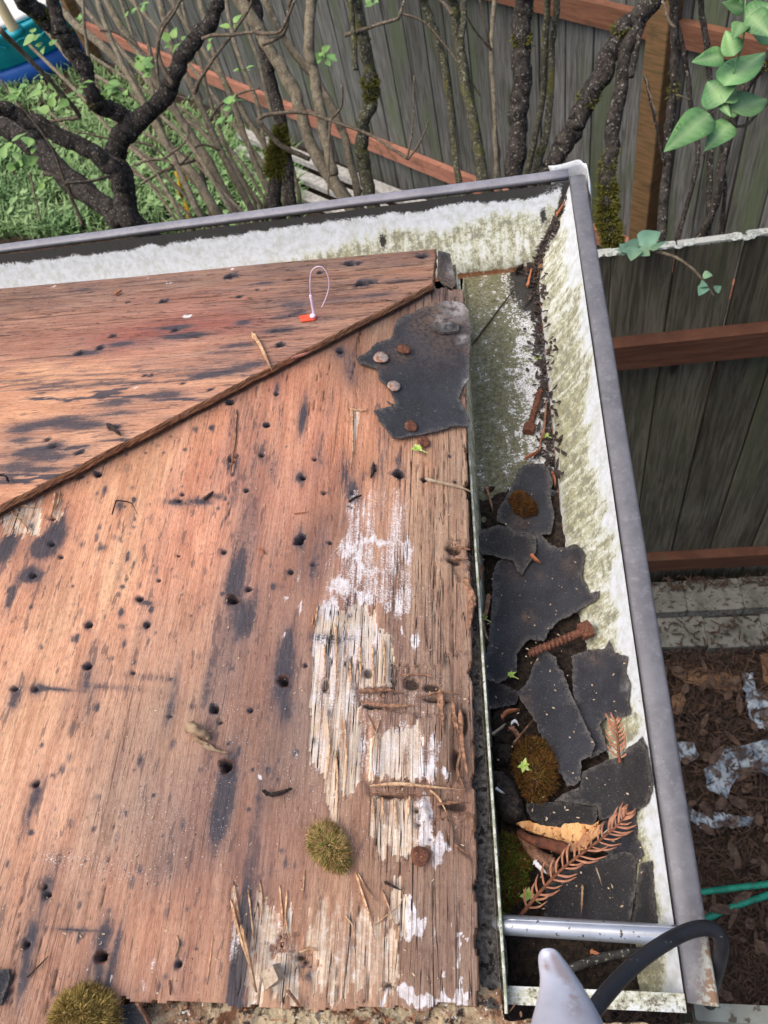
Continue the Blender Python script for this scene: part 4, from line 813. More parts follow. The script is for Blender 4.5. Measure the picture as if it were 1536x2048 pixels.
# ------------------------------------------------------------------ fences
def fence_mat(name, a, b, moss, lichen_z=None):
    t = NT(name); o = t.obj(); rr = t.rand(); off = t.n('ShaderNodeVectorMath', operation='ADD'); cb = t.n('ShaderNodeCombineXYZ')
    for i in range(3): t.put(cb.inputs[i], t.math('MULTIPLY', rr, 37. + 11 * i))
    t.put(off.inputs[0], o); t.put(off.inputs[1], cb.outputs[0]); v = off.outputs[0]
    gn = t.noise(t.map(v, (1, 1, .05)), 90, 5, .65, .8); big = t.noise(t.map(v, (1, 1, .25)), 4, 4, .6, .5); fine = t.noise(t.map(v, (1, 1, .04)), 330, 3, .6)
    c = t.mix(t.ss(big, .35, .65), lin(a), lin(b)); c = t.mix(t.ss(gn, .38, .62, 0, .7), c, t.mix(1, c, lin((140, 136, 128)), 'MULTIPLY')); c = t.mix(t.ss(fine, .5, .75, 0, .5), c, t.mix(1, c, lin((140, 130, 120)), 'MULTIPLY'))
    c = t.mix(t.ss(t.noise(t.map(v, (1, 1, .3)), 6, 5, .65), .47, .68, 0, .75), c, lin(moss))
    kn = t.voro(t.map(v, (5, 5, 1.7)), 1.); c = t.mix(t.ss(kn, .05, .10, .8, 0), c, lin((40, 32, 26)))
    if lichen_z is not None:
        z = t.n('ShaderNodeSeparateXYZ'); g = t.n('ShaderNodeNewGeometry'); t.put(z.inputs[0], g.outputs['Position'])
        m = t.ss(z.outputs[2], lichen_z - .018, lichen_z - .002); m = t.math('ADD', m, t.math('MULTIPLY_ADD', t.noise(o, 130, 4), 1.1, -.55)); c = t.mix(t.ss(m, .72, .92, 0, .9), c, lin((186, 188, 180)))
    kk = t.math('MULTIPLY_ADD', rr, .4, .8); cc = t.n('ShaderNodeCombineColor')
    for i in range(3): t.put(cc.inputs[i], kk)
    c = t.mix(1, c, cc.outputs[0], 'MULTIPLY'); t.bump(t.math('ADD', gn, t.math('MULTIPLY', fine, .5)), .5, .004); return t.out(c, .85, 0, .2)
M_F1 = fence_mat('grey_fence_board', (128, 129, 128), (102, 104, 100), (86, 98, 72))
M_F2 = fence_mat('green_fence_board', (124, 119, 103), (98, 94, 81), (86, 92, 68), -1.262)
def rail_mat(name, a, b):
    t = NT(name); o = t.obj(); gn = t.noise(t.map(o, (.1, .1, 1)), 70, 5, .7, .4)
    c = t.mix(t.ss(gn, .35, .65), lin(a), lin(b)); c = t.mix(t.ss(t.noise(o, 9, 4), .55, .7, 0, .6), c, lin((88, 70, 56))); t.bump(gn, .4, .003); return t.out(c, .8, 0, .2)
M_RAIL1 = rail_mat('red_brown_rail', (178, 124, 104), (150, 104, 86)); M_RAIL3 = rail_mat('shaded_brown_rail', (132, 92, 72), (104, 72, 56)); M_RAIL2 = rail_mat('dark_red_rail', (104, 70, 54), (82, 54, 42))
M_POST = rail_mat('orange_brown_post', (136, 104, 74), (100, 84, 56))
fn1 = np.array([.6694, .7429, 0])            # away from the camera
f1 = empty('wooden_fence', (fp[0], fp[1], GROUND), 'tall grey vertical-board fence with a pale red rail behind the shrubs', 'fence', 'garden fences')
q = -2.3
while q < 5.6:
    w = .137 + rnd.uniform(-.004, .006); c = fp + fdir * (q + w / 2) + fn1 * (.026 + .01 + rnd.uniform(-.003, .003)); top = -1.22 + rnd.uniform(-.02, .02); V, Fc = box((c[0], c[1], (top + GROUND + .02) / 2), (w, .017, top - GROUND - .02), np.array([fdir, fn1, (0, 0, 1)]), .003)
    mk('board', V, Fc, M_F1, f1, smooth=False); q += w + rnd.uniform(.003, .008)
for zc, mt in ((-2.72, M_RAIL1), (-1.665, M_RAIL3)):
    for a, b in ((-2.3, -1.275), (-1.165, 1.55), (1.555, 5.6)):
        c = fp + fdir * (a + b) / 2 + fn1 * .004; V, Fc = box((c[0], c[1], zc), (b - a, .036, .088), np.array([fdir, fn1, (0, 0, 1)]), .0); mk('rail', V, Fc, mt, f1, smooth=False)
for qq in (-1.22, 4.2):
    c = fp + fdir * qq + fn1 * -.012; V, Fc = box((c[0], c[1], (-1.15 + GROUND) / 2), (.092, .092, -1.15 - GROUND), np.array([fdir, fn1, (0, 0, 1)]), .004); mk('post', V, Fc, M_POST, f1, smooth=False)
f2 = empty('wooden_fence', (.6, 1.49, GROUND), 'low dark mossy fence with a white lichen top edge close to the right gutter', 'fence', 'garden fences')
x = -.05
while x < 2.0:
    w = .138 + rnd.uniform(-.004, .005); ln = rnd.uniform(-.004, .004); ax = np.array([(1, 0, 0), (0, 1, 0), (ln * 3, 0, 1)]); top = -1.262 + rnd.uniform(-.0015, .0015); V, Fc = box((x + w / 2, 1.478 + rnd.uniform(-.002, .002), (top + GROUND) / 2), (w, .018, top - GROUND), ax, .003); mk('board', V, Fc, M_F2, f2, smooth=False); x += w + rnd.uniform(.002, .006)
for zc in (-1.58, -2.765):
    V, Fc = box((.97, 1.449, zc), (2.1, .038, .088), None, 0.); o = mk('rail', V, Fc, M_RAIL2, f2, smooth=False)
r_ = np.random.RandomState(3); mb = MB()
for k in range(260):
    x = -.05 + r_.rand() * 2.05; c = np.array([x, 1.472 + (r_.rand() - .5) * .02, -1.262]); s = .003 + .006 * r_.rand()
    if fbm(np.array([x * 9.]), np.array([0.]), 2, 3)[0] < .40: continue
    ph = np.linspace(0, 6.28, 7)[:-1]; mb.add([c + np.array([math.cos(a) * s * (1 + .8 * r_.rand()), math.sin(a) * s, 0]) for a in ph] + [c + np.array([0, 0, s * .6])], [(i, (i + 1) % 6, 6) for i in range(6)])
M_LICH = speck('pale_lichen', (178, 182, 176), (128, 132, 124), 150); lo = mb.mk('lichen', M_LICH, f2); tag(lo, kind='stuff')

# concrete edging blocks in front of the low fence
M_BLOCK = speck('edging_concrete', (122, 121, 113), (92, 92, 84), 14, .35, .65, (70, 58, 48), 60, .54, .62, bump=.6, bd=.004, vary=.12)
k = 0
for row, (y0, y1, zt) in enumerate(((1.30, 1.43, -2.90), (1.17, 1.295, -2.955))):
    x = .18 + row * .09
    while x < 1.6:
        w = .19 + rnd.uniform(-.01, .015); V, Fc = box((x + w / 2, (y0 + y1) / 2 + rnd.uniform(-.005, .005), (zt + GROUND) / 2), (w, y1 - y0, zt - GROUND + rnd.uniform(-.003, .003)), None, .006); o = mk('edging_block', V, Fc, M_BLOCK, smooth=False)
        tag(o, 'weathered concrete edging block in the %s row below the dark mossy fence' % ('upper' if row == 0 else 'lower'), 'edging block', 'concrete edging blocks in the %s row' % ('upper' if row == 0 else 'lower')); x += w + .002; k += 1
pts = []; r_ = np.random.RandomState(15)
for k in range(330): pts.append((.2 + r_.rand() * 1.3, 1.12 + r_.rand() * .30, -2.955 + .02 * r_.rand()))
for k in range(260): pts.append((.2 + r_.rand() * 1.3, 1.38 + r_.rand() * .06, -2.90 + .02 * r_.rand()))
slivers('bark_litter', pts, .035, .006, M_MULCH, 16, label='brown bark litter scattered over the concrete edging blocks', cat='bark litter')

# ragged bark planks and crumpled plastic on the mulch
G0 = GROUND + .045
M_BARK = speck('bark_slab', (122, 92, 66), (92, 68, 50), 16, .35, .65, (66, 48, 38), 70, .58, .64, st=(.4, 1.6, 1), bump=.8, bd=.006)
def slab(name, px, z, th, mat, label, cat, seed, group=None, und=.004, curl=0., jag=3.):
    lp = outline(px, 7, jag, seed); Q, Fc, dist = cdt(lp, 14, seed); V = np.array([Pz(u, v, z) for u, v in Q]); V[:, 2] += (fbm(V[:, 0] * 14, V[:, 1] * 14, seed, 3) - .5) * 2 * und + np.exp(-dist / 12.) * curl
    Fc = orient(V, Fc); V, Fc = thick(V, Fc, np.array([0, 0, -th])); o = mk(name, V, Fc, mat, smooth=False); return tag(o, label, cat, group)
slab('bark_slab', [(1342,1345),(1400,1335),(1480,1352),(1486,1386),(1430,1378),(1370,1365)], G0, .012, M_BARK, 'long tan bark slab lying on the mulch in front of the concrete blocks', 'bark slab', 3)
slab('bark_slab', [(1344,1392),(1362,1385),(1372,1400),(1362,1430),(1345,1425)], G0, .010, M_BARK, 'small tan bark slab close to the grey gutter lip', 'bark slab', 4)
slab('bark_slab', [(1520,1310),(1560,1300),(1560,1380),(1528,1360)], G0 + .01, .012, M_BARK, 'tan bark slab cut by the right picture edge', 'bark slab', 5)
M_PLAS = NT('crumpled_plastic'); t = M_PLAS; o_ = t.obj(); c_ = t.mix(t.ss(t.noise(o_, 18, 4), .42, .6), lin((152, 162, 170)), lin((104, 120, 132))); c_ = t.mix(t.ss(t.noise(o_, 26, 6, .7), .47, .56, 0, .95), c_, lin((74, 58, 48))); t.bump(t.noise(o_, 40, 4), .6, .01); M_PLAS = t.out(c_, .3, 0, .5)
def crumple(px, z, label, seed, h=.03):
    lp = outline(px, 9, 5, seed); Q, Fc, dist = cdt(lp, 11, seed); V = np.array([Pz(u, v, z) for u, v in Q]); rg = np.abs(fbm(V[:, 0] * 26, V[:, 1] * 26, seed, 3) - .5) * 2
    V[:, 2] += rg * h + np.random.RandomState(seed).rand(len(V)) * .006; Fc = orient(V, Fc); V, Fc = thick(V, Fc, np.array([0, 0, -.0015])); o = mk('plastic_sheet', V, Fc, M_PLAS, smooth=False); tag(o, label, 'plastic sheet', 'crumpled plastic on the mulch')
crumple([(1482,1348),(1506,1346),(1512,1380),(1540,1385),(1560,1470),(1505,1452),(1492,1410)], G0, 'crumpled bluish plastic at the right edge beside the tan bark slab', 7)
crumple([(1352,1486),(1385,1488),(1400,1515),(1370,1528),(1352,1520)], G0, 'small flat bluish plastic scrap just right of the gutter lip', 8)
crumple([(1408,1540),(1440,1496),(1470,1495),(1540,1480),(1560,1560),(1500,1545),(1470,1560),(1452,1600),(1412,1575)], G0 + .005, 'largest torn pale plastic heap on the brown mulch', 9, .05)
crumple([(1372,1600),(1392,1625),(1440,1625),(1466,1632),(1506,1634),(1500,1655),(1400,1656),(1376,1640)], G0, 'folded pale plastic strip lowest on the mulch', 10, .025)

# hose
M_HOSE = speck('teal_hose', (34, 138, 112), (24, 112, 92), 30, .4, .6, (40, 60, 52), 200, .66, .72, rough=.45)
hp = [Pz(1640, 1750, G0 + .012), Pz(1536, 1768, G0 + .012), Pz(1460, 1777, G0 + .012), Pz(1390, 1787, G0 + .012), Pz(1300, 1810, G0 + .006), Pz(1270, 1850, G0 + .006), Pz(1330, 1866, G0 + .010), Pz(1410, 1838, G0 + .012), Pz(1470, 1812, G0 + .012), Pz(1536, 1790, G0 + .012), Pz(1640, 1750, G0 + .006)]
V, Fc = tube(spline(hp, 90), .0105, 10); o = mk('garden_hose', V, Fc, M_HOSE); tag(o, 'teal garden hose looped on the brown mulch', 'hose')
# pale metal sill at the lower right corner
M_SILL = speck('weathered_sill', (176, 180, 168), (140, 142, 130), 30, .35, .65, (96, 88, 74), 120, .58, .64, rough=.5)
a = Pz(1418, 2006, -.62); sl = MB()
for dy, dz, w in ((0, 0, .010), (-.014, -.004, .012), (-.030, -.010, .012)): sl.add(*box((a[0] + .16, a[1] + dy - w / 2, a[2] + dz), (.34, w, .006), None, .001))
sl.add(*box((a[0] + .16, a[1] - .030, a[2] - .045), (.34, .05, .07), None, 0)); o = sl.mk('metal_sill', M_SILL, smooth=False); tag(o, 'pale ribbed metal sill beside the near end of the right gutter', 'sill')

# ------------------------------------------------------------------ play boat and planks on the lawn
M_TEAL = speck('teal_plastic', (30, 168, 184), (24, 146, 166), 5, .3, .7, (120, 190, 196), 60, .70, .75, rough=.35, bump=.05)
M_WPL = speck('white_plastic', (230, 232, 234), (214, 216, 218), 5, .3, .7, (170, 170, 165), 60, .68, .74, rough=.4, bump=.05)
M_BLUE = speck('blue_plastic', (46, 104, 184), (34, 86, 164), 5, .3, .7, (90, 130, 180), 60, .70, .76, rough=.4, bump=.05)
M_CREAM = speck('cream_plastic', (226, 208, 172), (206, 188, 150), 6, .3, .7, (170, 150, 120), 50, .68, .74, rough=.4, bump=.05)
ta = Pz(130, 152, GROUND) - Pz(0, 192, GROUND); ta[2] = 0; ta /= np.linalg.norm(ta); tb = np.array([-ta[1], ta[0], 0])
LA, LB = .86, .44
tc = Pz(150, 146, GROUND) - ta * LA * .80 + tb * LB * .92
toy = empty('toy_boat', (tc[0], tc[1], GROUND), 'teal plastic play boat with white deck and cream mast on a blue base', 'toy boat')
def ring(a, b, z, n=48, pw=2.8, wav=0.):
    out = []
    for k in range(n):
        ph = 2 * math.pi * k / n; cx = abs(math.cos(ph)) ** (2 / pw) * math.copysign(1, math.cos(ph)); cy = abs(math.sin(ph)) ** (2 / pw) * math.copysign(1, math.sin(ph))
        out.append(np.array([tc[0], tc[1], 0]) + ta * a * cx * (1 + .12 * cx) + tb * b * cy * (1 - .18 * abs(cx) ** 3) + np.array([0, 0, z + wav * math.cos(2 * ph)]))
    return out
def lathe_rings(rs, cap=True):
    n = len(rs[0]); V = [v for r in rs for v in r]; Fc = [(i * n + j, i * n + (j + 1) % n, (i + 1) * n + (j + 1) % n, (i + 1) * n + j) for i in range(len(rs) - 1) for j in range(n)]
    if cap: Fc += [tuple(range(n))[::-1], tuple(range((len(rs) - 1) * n, len(rs) * n))]
    return V, Fc
V, Fc = lathe_rings([ring(LA * .86, LB * .84, GROUND + .16), ring(LA * .93, LB * .93, GROUND + .20), ring(LA * .98, LB * .97, GROUND + .33), ring(LA * 1.03, LB * 1.04, GROUND + .42, wav=.012), ring(LA * 1.05, LB * 1.08, GROUND + .46, wav=.02), ring(LA * 1.02, LB * 1.03, GROUND + .48, wav=.02), ring(LA * .97, LB * .96, GROUND + .47, wav=.02)]); mk('hull', V, Fc, M_TEAL, toy)
V, Fc = lathe_rings([ring(LA * .95, LB * .93, GROUND + .47), ring(LA * .955, LB * .935, GROUND + .505, wav=.01), ring(LA * .90, LB * .86, GROUND + .515), ring(LA * .7, LB * .6, GROUND + .50), ring(LA * .3, LB * .3, GROUND + .50)]); mk('deck', V, Fc, M_WPL, toy)
V, Fc = lathe_rings([ring(LA * 1.0, LB * .98, GROUND + .0), ring(LA * .98, LB * .96, GROUND + .13), ring(LA * .9, LB * .9, GROUND + .17)]); mk('base', V, Fc, M_BLUE, toy)
mp = Pz(32, 66, GROUND + .50)
V, Fc = tube([mp, mp + np.array([0, 0, .05]), mp + np.array([0, 0, .9])], [.052, .044, .038], 18); mk('mast', V, Fc, M_CREAM, toy)
V, Fc = tube([mp + np.array([0, 0, -.01]), mp + np.array([0, 0, .03])], [.075, .07], 18); mk('mast_socket', V, Fc, M_TEAL, toy)
wv = MB()
for k in range(4):
    P = []
    for s in np.linspace(0, 1, 12): P.append(np.array([tc[0], tc[1], 0]) + ta * (-.15 + .24 * k + .19 * s) - tb * (LB * 1.0 * (1 - .18 * abs((-.15 + .24 * k + .19 * s) / LA) ** 3)) + np.array([0, 0, GROUND + .34 + .035 * math.sin(s * 3.14)]))
    wv.add(*tube(spline(P, 14), .008, 6))
wv.mk('wave_trim', M_TEAL, toy)
M_GREYW = speck('silvered_plank', (178, 177, 172), (142, 141, 135), 30, .35, .65, (110, 106, 98), 120, .6, .66, bump=.4, bd=.004)
pd = Pz(742, 392, GROUND + .1) - Pz(478, 284, GROUND + .1); pl = np.linalg.norm(pd); pd /= pl; pn = np.array([-pd[1], pd[0], 0])
for k, (off, z, l0, l1, lb) in enumerate([(.03, .13, -.02, pl + .5, 'silvery plank on top of the small stack by the fence, nearest the pale red rail'), (-.075, .085, .04, pl + .5, 'silvery middle plank of the small stack lying in the grass'), (-.185, .045, -.06, pl + .4, 'lowest silvery plank of the small stack lying in the grass')]):
    c = Pz(478, 284, GROUND + .1) + pd * (l0 + l1) / 2 + pn * (off + .02); V, Fc = box((c[0], c[1], GROUND + z), (l1 - l0, .075, .038), np.array([pd, pn, (0, 0, 1)]), .004); o = mk('plank', V, Fc, M_GREYW, smooth=False); tag(o, lb, 'plank', 'planks stacked by the fence')
M_YEL = speck('yellow_strap', (214, 178, 52), (180, 142, 40), 40, .4, .6, (130, 100, 40), 160, .62, .7, rough=.5)
P = spline([Pd(352, 342, 3.0), Pd(358, 362, 2.98), Pd(360, 385, 2.98), Pd(372, 415, 3.0), Pd(380, 440, 3.02)], 24); P2 = spline([Pd(352, 342, 3.0), Pd(366, 346, 2.97), Pd(372, 362, 2.98)], 10)
mb = MB()
for PP in (P, P2):
    V = []; 
    for i, p in enumerate(PP): a = i * .35; s = np.array([math.cos(a), math.sin(a) * .5, .3]); s /= np.linalg.norm(s); V += [p - s * .010, p + s * .010]
    Fc = [(2 * i, 2 * i + 1, 2 * i + 3, 2 * i + 2) for i in range(len(PP) - 1)]; V, Fc = thick(V, Fc, np.array([.001, .001, .001])); mb.add(V, Fc)
o = mb.mk('strap', M_YEL); tag(o, 'yellow plastic strap hanging from a thin stem above the back gutter', 'strap')

# ------------------------------------------------------------------ shrubs and small trees between the gutter and the fences
def bark_mat(name, a, b, lich, moss, k=.5, kl=.63):
    t = NT(name); o = t.obj(); n = t.noise(t.map(o, (1, 1, .45)), 70, 6, .75, .6); c = t.mix(t.ss(n, .36, .64), lin(a), lin(b))
    c = t.mix(t.ss(t.noise(o, 150, 3, .6), kl, kl + .04, 0, .9), c, lin(lich)); c = t.mix(t.ss(t.noise(o, 14, 4, .7), k + .05, k + .2, 0, .9), c, lin(moss)); t.bump(n, .9, .008); return t.out(c, .9, 0, .15)
M_BK_D = bark_mat('dark_bark', (76, 70, 65), (36, 34, 32), (150, 144, 134), (84, 82, 46), .58, .61); M_BK_G = bark_mat('grey_stem_bark', (148, 137, 116), (106, 97, 82), (172, 168, 152), (112, 110, 74), .55, .62)
M_BK_L = bark_mat('lichened_bark', (96, 92, 76), (62, 60, 50), (152, 156, 132), (104, 102, 48), .48, .58); M_TWIG = bark_mat('twig_bark', (124, 112, 96), (86, 76, 64), (168, 162, 146), (100, 98, 66), .6, .62)
M_MOSSG = speck('tree_moss', (106, 104, 40), (74, 76, 28), 160, .35, .65, (140, 132, 62), 420, .58, .66, rough=.95)
def leaf_mat(name, a, b, rough=.42):
    t = NT(name); o = t.obj(); c = t.mix(t.ss(t.noise(o, 16, 3), .35, .65), lin(a), lin(b)); c = t.mix(t.ss(t.noise(o, 5, 2), .4, .7, 0, .35), c, lin((150, 180, 110))); t.bump(t.noise(o, 180, 3), .25, .001)
    c = t.mix(t.math('MULTIPLY', t.attr('vein'), .55), c, lin((168, 196, 140))); k = t.math('MULTIPLY_ADD', t.rand(), .36, .80); cc = t.n('ShaderNodeCombineColor')
    for i in range(3): t.put(cc.inputs[i], k)
    c = t.mix(1, c, cc.outputs[0], 'MULTIPLY'); return t.out(c, rough + .1, 0, .3)
M_LEAF = leaf_mat('young_leaf', (138, 174, 94), (100, 146, 80)); M_LEAFB = leaf_mat('lilac_leaf', (104, 150, 92), (74, 120, 74)); M_LEAFD = leaf_mat('blue_green_leaf', (104, 140, 122), (78, 116, 100))
def stem3(px, d0, d1, n, seed, wob=.012):
    """pixels of the photo plus a distance that changes along the stem"""
    P = [Pd(u, v, d0 + (d1 - d0) * i / max(1, len(px) - 1)) for i, (u, v) in enumerate(px)]; P = spline(P, n)
    P += (np.stack([fbm(np.arange(n) * .35 + seed, np.full(n, k * 9.), seed + k, 3) for k in range(3)], 1) - .5) * wob; return P
def to_ground(P):
    b = P[0]; 
    if b[2] > GROUND + .05:
        m = max(2, int((b[2] - GROUND) / .12)); ext = np.array([[b[0] + .05 * math.sin(k * .7), b[1] + .02 * math.cos(k), GROUND - .03 + (b[2] - GROUND + .03) * k / m] for k in range(m)]); return np.vstack([ext, P])
    return P
def limb(px, w0, w1, d0, d1, n, seed, ground=True, rough=.20, seg=12):
    P = stem3(px, d0, d1, n, seed, .010 * max(.4, w0 / 20)); m0 = len(P)
    if ground: P = to_ground(P)
    k = len(P) - m0; rad = np.linspace(w0 * d0 / F / 2, w1 * d1 / F / 2, m0); rad = np.concatenate([np.full(k, rad[0]) * np.linspace(1.15, 1, k) if k else [], rad])
    rad = rad * (1 + .16 * (fbm(np.arange(len(P)) * .22, np.full(len(P), seed * 1.), seed, 3) - .5) * 1.6)
    return P, rad, tube(P, rad, seg, rough, seed, wav=5.)
def leaf_shape(base, tip, width, nrm, fold=.18, droop=.1, n=7, heart=True):
    base = np.asarray(base); tip = np.asarray(tip); L = np.linalg.norm(tip - base); d = (tip - base) / L; s = np.cross(d, nrm); s /= np.linalg.norm(s) + 1e-9; up = np.cross(s, d); V = []
    for i in range(n + 1):
        f = i / n
        w = width * .5 * ((math.sin(math.pi * min(1, f ** .62)) ** .8) * (1 - .25 * f)) * 1.18 if heart else width * .5 * math.sin(math.pi * f ** .8)
        c = base + d * L * f - up * droop * L * f * f
        for e in (-1, -.5, 0, .5, 1): V.append(c + s * w * e + up * (abs(e) ** 1.5 * fold * w + .06 * w * math.sin(f * 9 + e * 3)))
    Fc = [(i * 5 + j, i * 5 + j + 1, (i + 1) * 5 + j + 1, (i + 1) * 5 + j) for i in range(n) for j in range(4)]; return V, Fc
def leaf_cluster(mb, c, k, L, seed, m=0, spread=.75):
    L = L * .66; k = k + 1
    r = np.random.RandomState(seed)
    for _ in range(k):
        a = r.rand() * 6.28; el = (r.rand() - .35) * 1.2; d = np.array([math.cos(a) * math.cos(el), math.sin(a) * math.cos(el), math.sin(el)]); l = L * (.55 + .75 * r.rand()); b = c + d * L * .25 * r.rand() + (r.rand(3) - .5) * L * spread
        nr_ = np.array([(r.rand() - .5) * 1.2, (r.rand() - .5) * 1.2 - .3, 1.]); mb.add(*leaf_shape(b, b + d * l, l * (.5 + .2 * r.rand()), nr_, .25 * r.rand(), .25 * r.rand(), 5), m)
def moss_blades(center_fn, n, L, w, seed, lean=.5):
    """n thin tapering blades; center_fn(r) -> point, normal"""
    r = np.random.RandomState(seed); V = []; Fc = []
    for _ in range(n):
        p, nn = center_fn(r); a = r.randn(3) * lean; d = nn + a; d /= np.linalg.norm(d); l = L * (.5 + r.rand() * .8); s = np.cross(d, r.randn(3)); s /= np.linalg.norm(s) + 1e-9; bnd = np.cross(s, d) * l * (r.rand() - .5) * .5; b = len(V)
        V += [p - s * w * .5, p + s * w * .5, p + d * l * .55 + s * w * .4 + bnd * .4, p + d * l * .55 - s * w * .4 + bnd * .4, p + d * l + bnd]; Fc += [(b, b + 1, b + 2, b + 3), (b + 3, b + 2, b + 4)]
    return V, Fc
def tree(name, label, cat, limbs, bark, twigs=(), leaves=(), mossy=(), group=None, leafL=.045, leafm=None):
    """limbs: (part name, px list, w0, w1, d0, d1, grounded)"""
    P0 = None; parts = []
    for i, (pn, px, w0, w1, d0, d1, gr) in enumerate(limbs):
        P, rad, geo = limb(px, w0, w1, d0, d1, max(14, int(len(px) * 9)), 100 + len(COL.objects) + i, gr); parts.append((pn, P, rad, geo))
    root = empty(name, (parts[0][1][0][0], parts[0][1][0][1], parts[0][1][0][2]), label, cat, group)
    for pn, P, rad, geo in parts: mk(pn, geo[0], geo[1], bark, root)
    for (px, w0, w1, d0, d1) in twigs:
        P, rad, geo = limb(px, w0, w1, d0, d1, len(px) * 6, 300 + len(COL.objects), False, .1, 6); mk('twig', geo[0], geo[1], M_TWIG, root)
    if leaves:
        mb = MB()
        for i, (u, v, d, k, sz) in enumerate(leaves): leaf_cluster(mb, Pd(u, v, d), k, sz, 50 + i + int(u))
        mb.mk('foliage', leafm or M_LEAF, root, smooth=True)
    for (li, f, n, L) in mossy:
        P, rad = parts[li][1], parts[li][2]; i0 = int((len(P) - 1) * f)
        def cf(r, P=P, rad=rad, i0=i0):
            i = min(len(P) - 2, max(1, i0 + int(r.randn() * 1.2))); nn = r.randn(3); nn /= np.linalg.norm(nn); nn[2] = abs(nn[2]) * .6; return P[i] + (P[i + 1] - P[i]) * r.rand() + nn * rad[i] * 1.0, nn
        V, Fc = moss_blades(cf, n, L, .0040, 7 + li + i0); mk('moss', V, Fc, M_MOSSG, root, smooth=False)
    return root

tree('gnarled_tree', 'dark gnarled small tree with crooked forked branches at the left behind the back gutter', 'tree', [
    ('trunk', [(258,445),(250,400),(246,360),(231,320),(237,285),(270,250)], 46, 42, 2.5, 2.42, True),
    ('branch', [(268,252),(305,218),(340,175),(357,130),(385,85),(416,48),(432,15),(445,-30)], 36, 24, 2.42, 2.2, False),
    ('branch', [(274,250),(230,226),(196,208),(184,182),(166,135),(140,92),(118,50),(95,-30)], 36, 26, 2.42, 2.15, False),
    ('branch', [(172,140),(140,92),(95,42),(55,8),(20,-30)], 34, 34, 2.33, 2.1, False),
    ('branch', [(250,375),(236,352),(200,318),(117,268),(50,235),(0,216),(-40,205)], 34, 28, 2.42, 2.2, False),
    ('branch', [(240,450),(215,415),(150,368),(98,318),(50,275),(-40,225)], 38, 50, 2.62, 2.7, False)], M_BK_D,
    [([(345,170),(318,115),(320,60),(345,20),(380,-20)], 9, 6, 2.3, 2.2), ([(315,150),(314,110),(322,65),(350,20),(372,-20)], 7, 5, 2.1, 2.0), ([(160,235),(120,240),(80,242),(40,215),(0,160)], 7, 4, 2.4, 2.4), ([(262,290),(310,320),(345,305),(375,275),(374,246)], 6, 3, 2.3, 2.2), ([(268,330),(310,318),(350,330),(398,358)], 5, 3, 2.3, 2.2),
     ([(0,60),(40,100),(90,150),(130,195),(160,230)], 12, 9, 2.0, 2.3), ([(390,185),(400,160),(440,100),(490,30),(510,-10)], 8, 5, 2.3, 2.1), ([(405,78),(430,70),(480,68),(520,60)], 7, 6, 2.2, 2.1), ([(130,365),(95,280),(0,160)], 5, 4, 2.3, 2.1), ([(130,366),(180,362),(220,352)], 6, 6, 2.2, 2.3), ([(60,345),(70,390),(80,440)], 5, 4, 2.2, 2.2), ([(85,345),(130,365),(145,400),(165,450)], 8, 8, 2.2, 2.3)],
    [(35,185,2.1,6,.060), (78,190,2.0,5,.055), (25,300,2.0,5,.06), (70,285,2.0,4,.055), (50,330,2.0,4,.06), (150,165,2.2,4,.055), (135,195,2.2,3,.055), (75,75,2.1,3,.05), (95,90,2.1,3,.05), (275,125,2.3,4,.05), (290,135,2.3,4,.05), (355,85,2.3,2,.045), (105,225,2.2,3,.055), (88,370,2.2,3,.05), (10,330,2.0,4,.06)],
    [(3,.55,420,.010), (3,.35,300,.010), (2,.35,200,.008)], 'shrubs behind the back gutter')

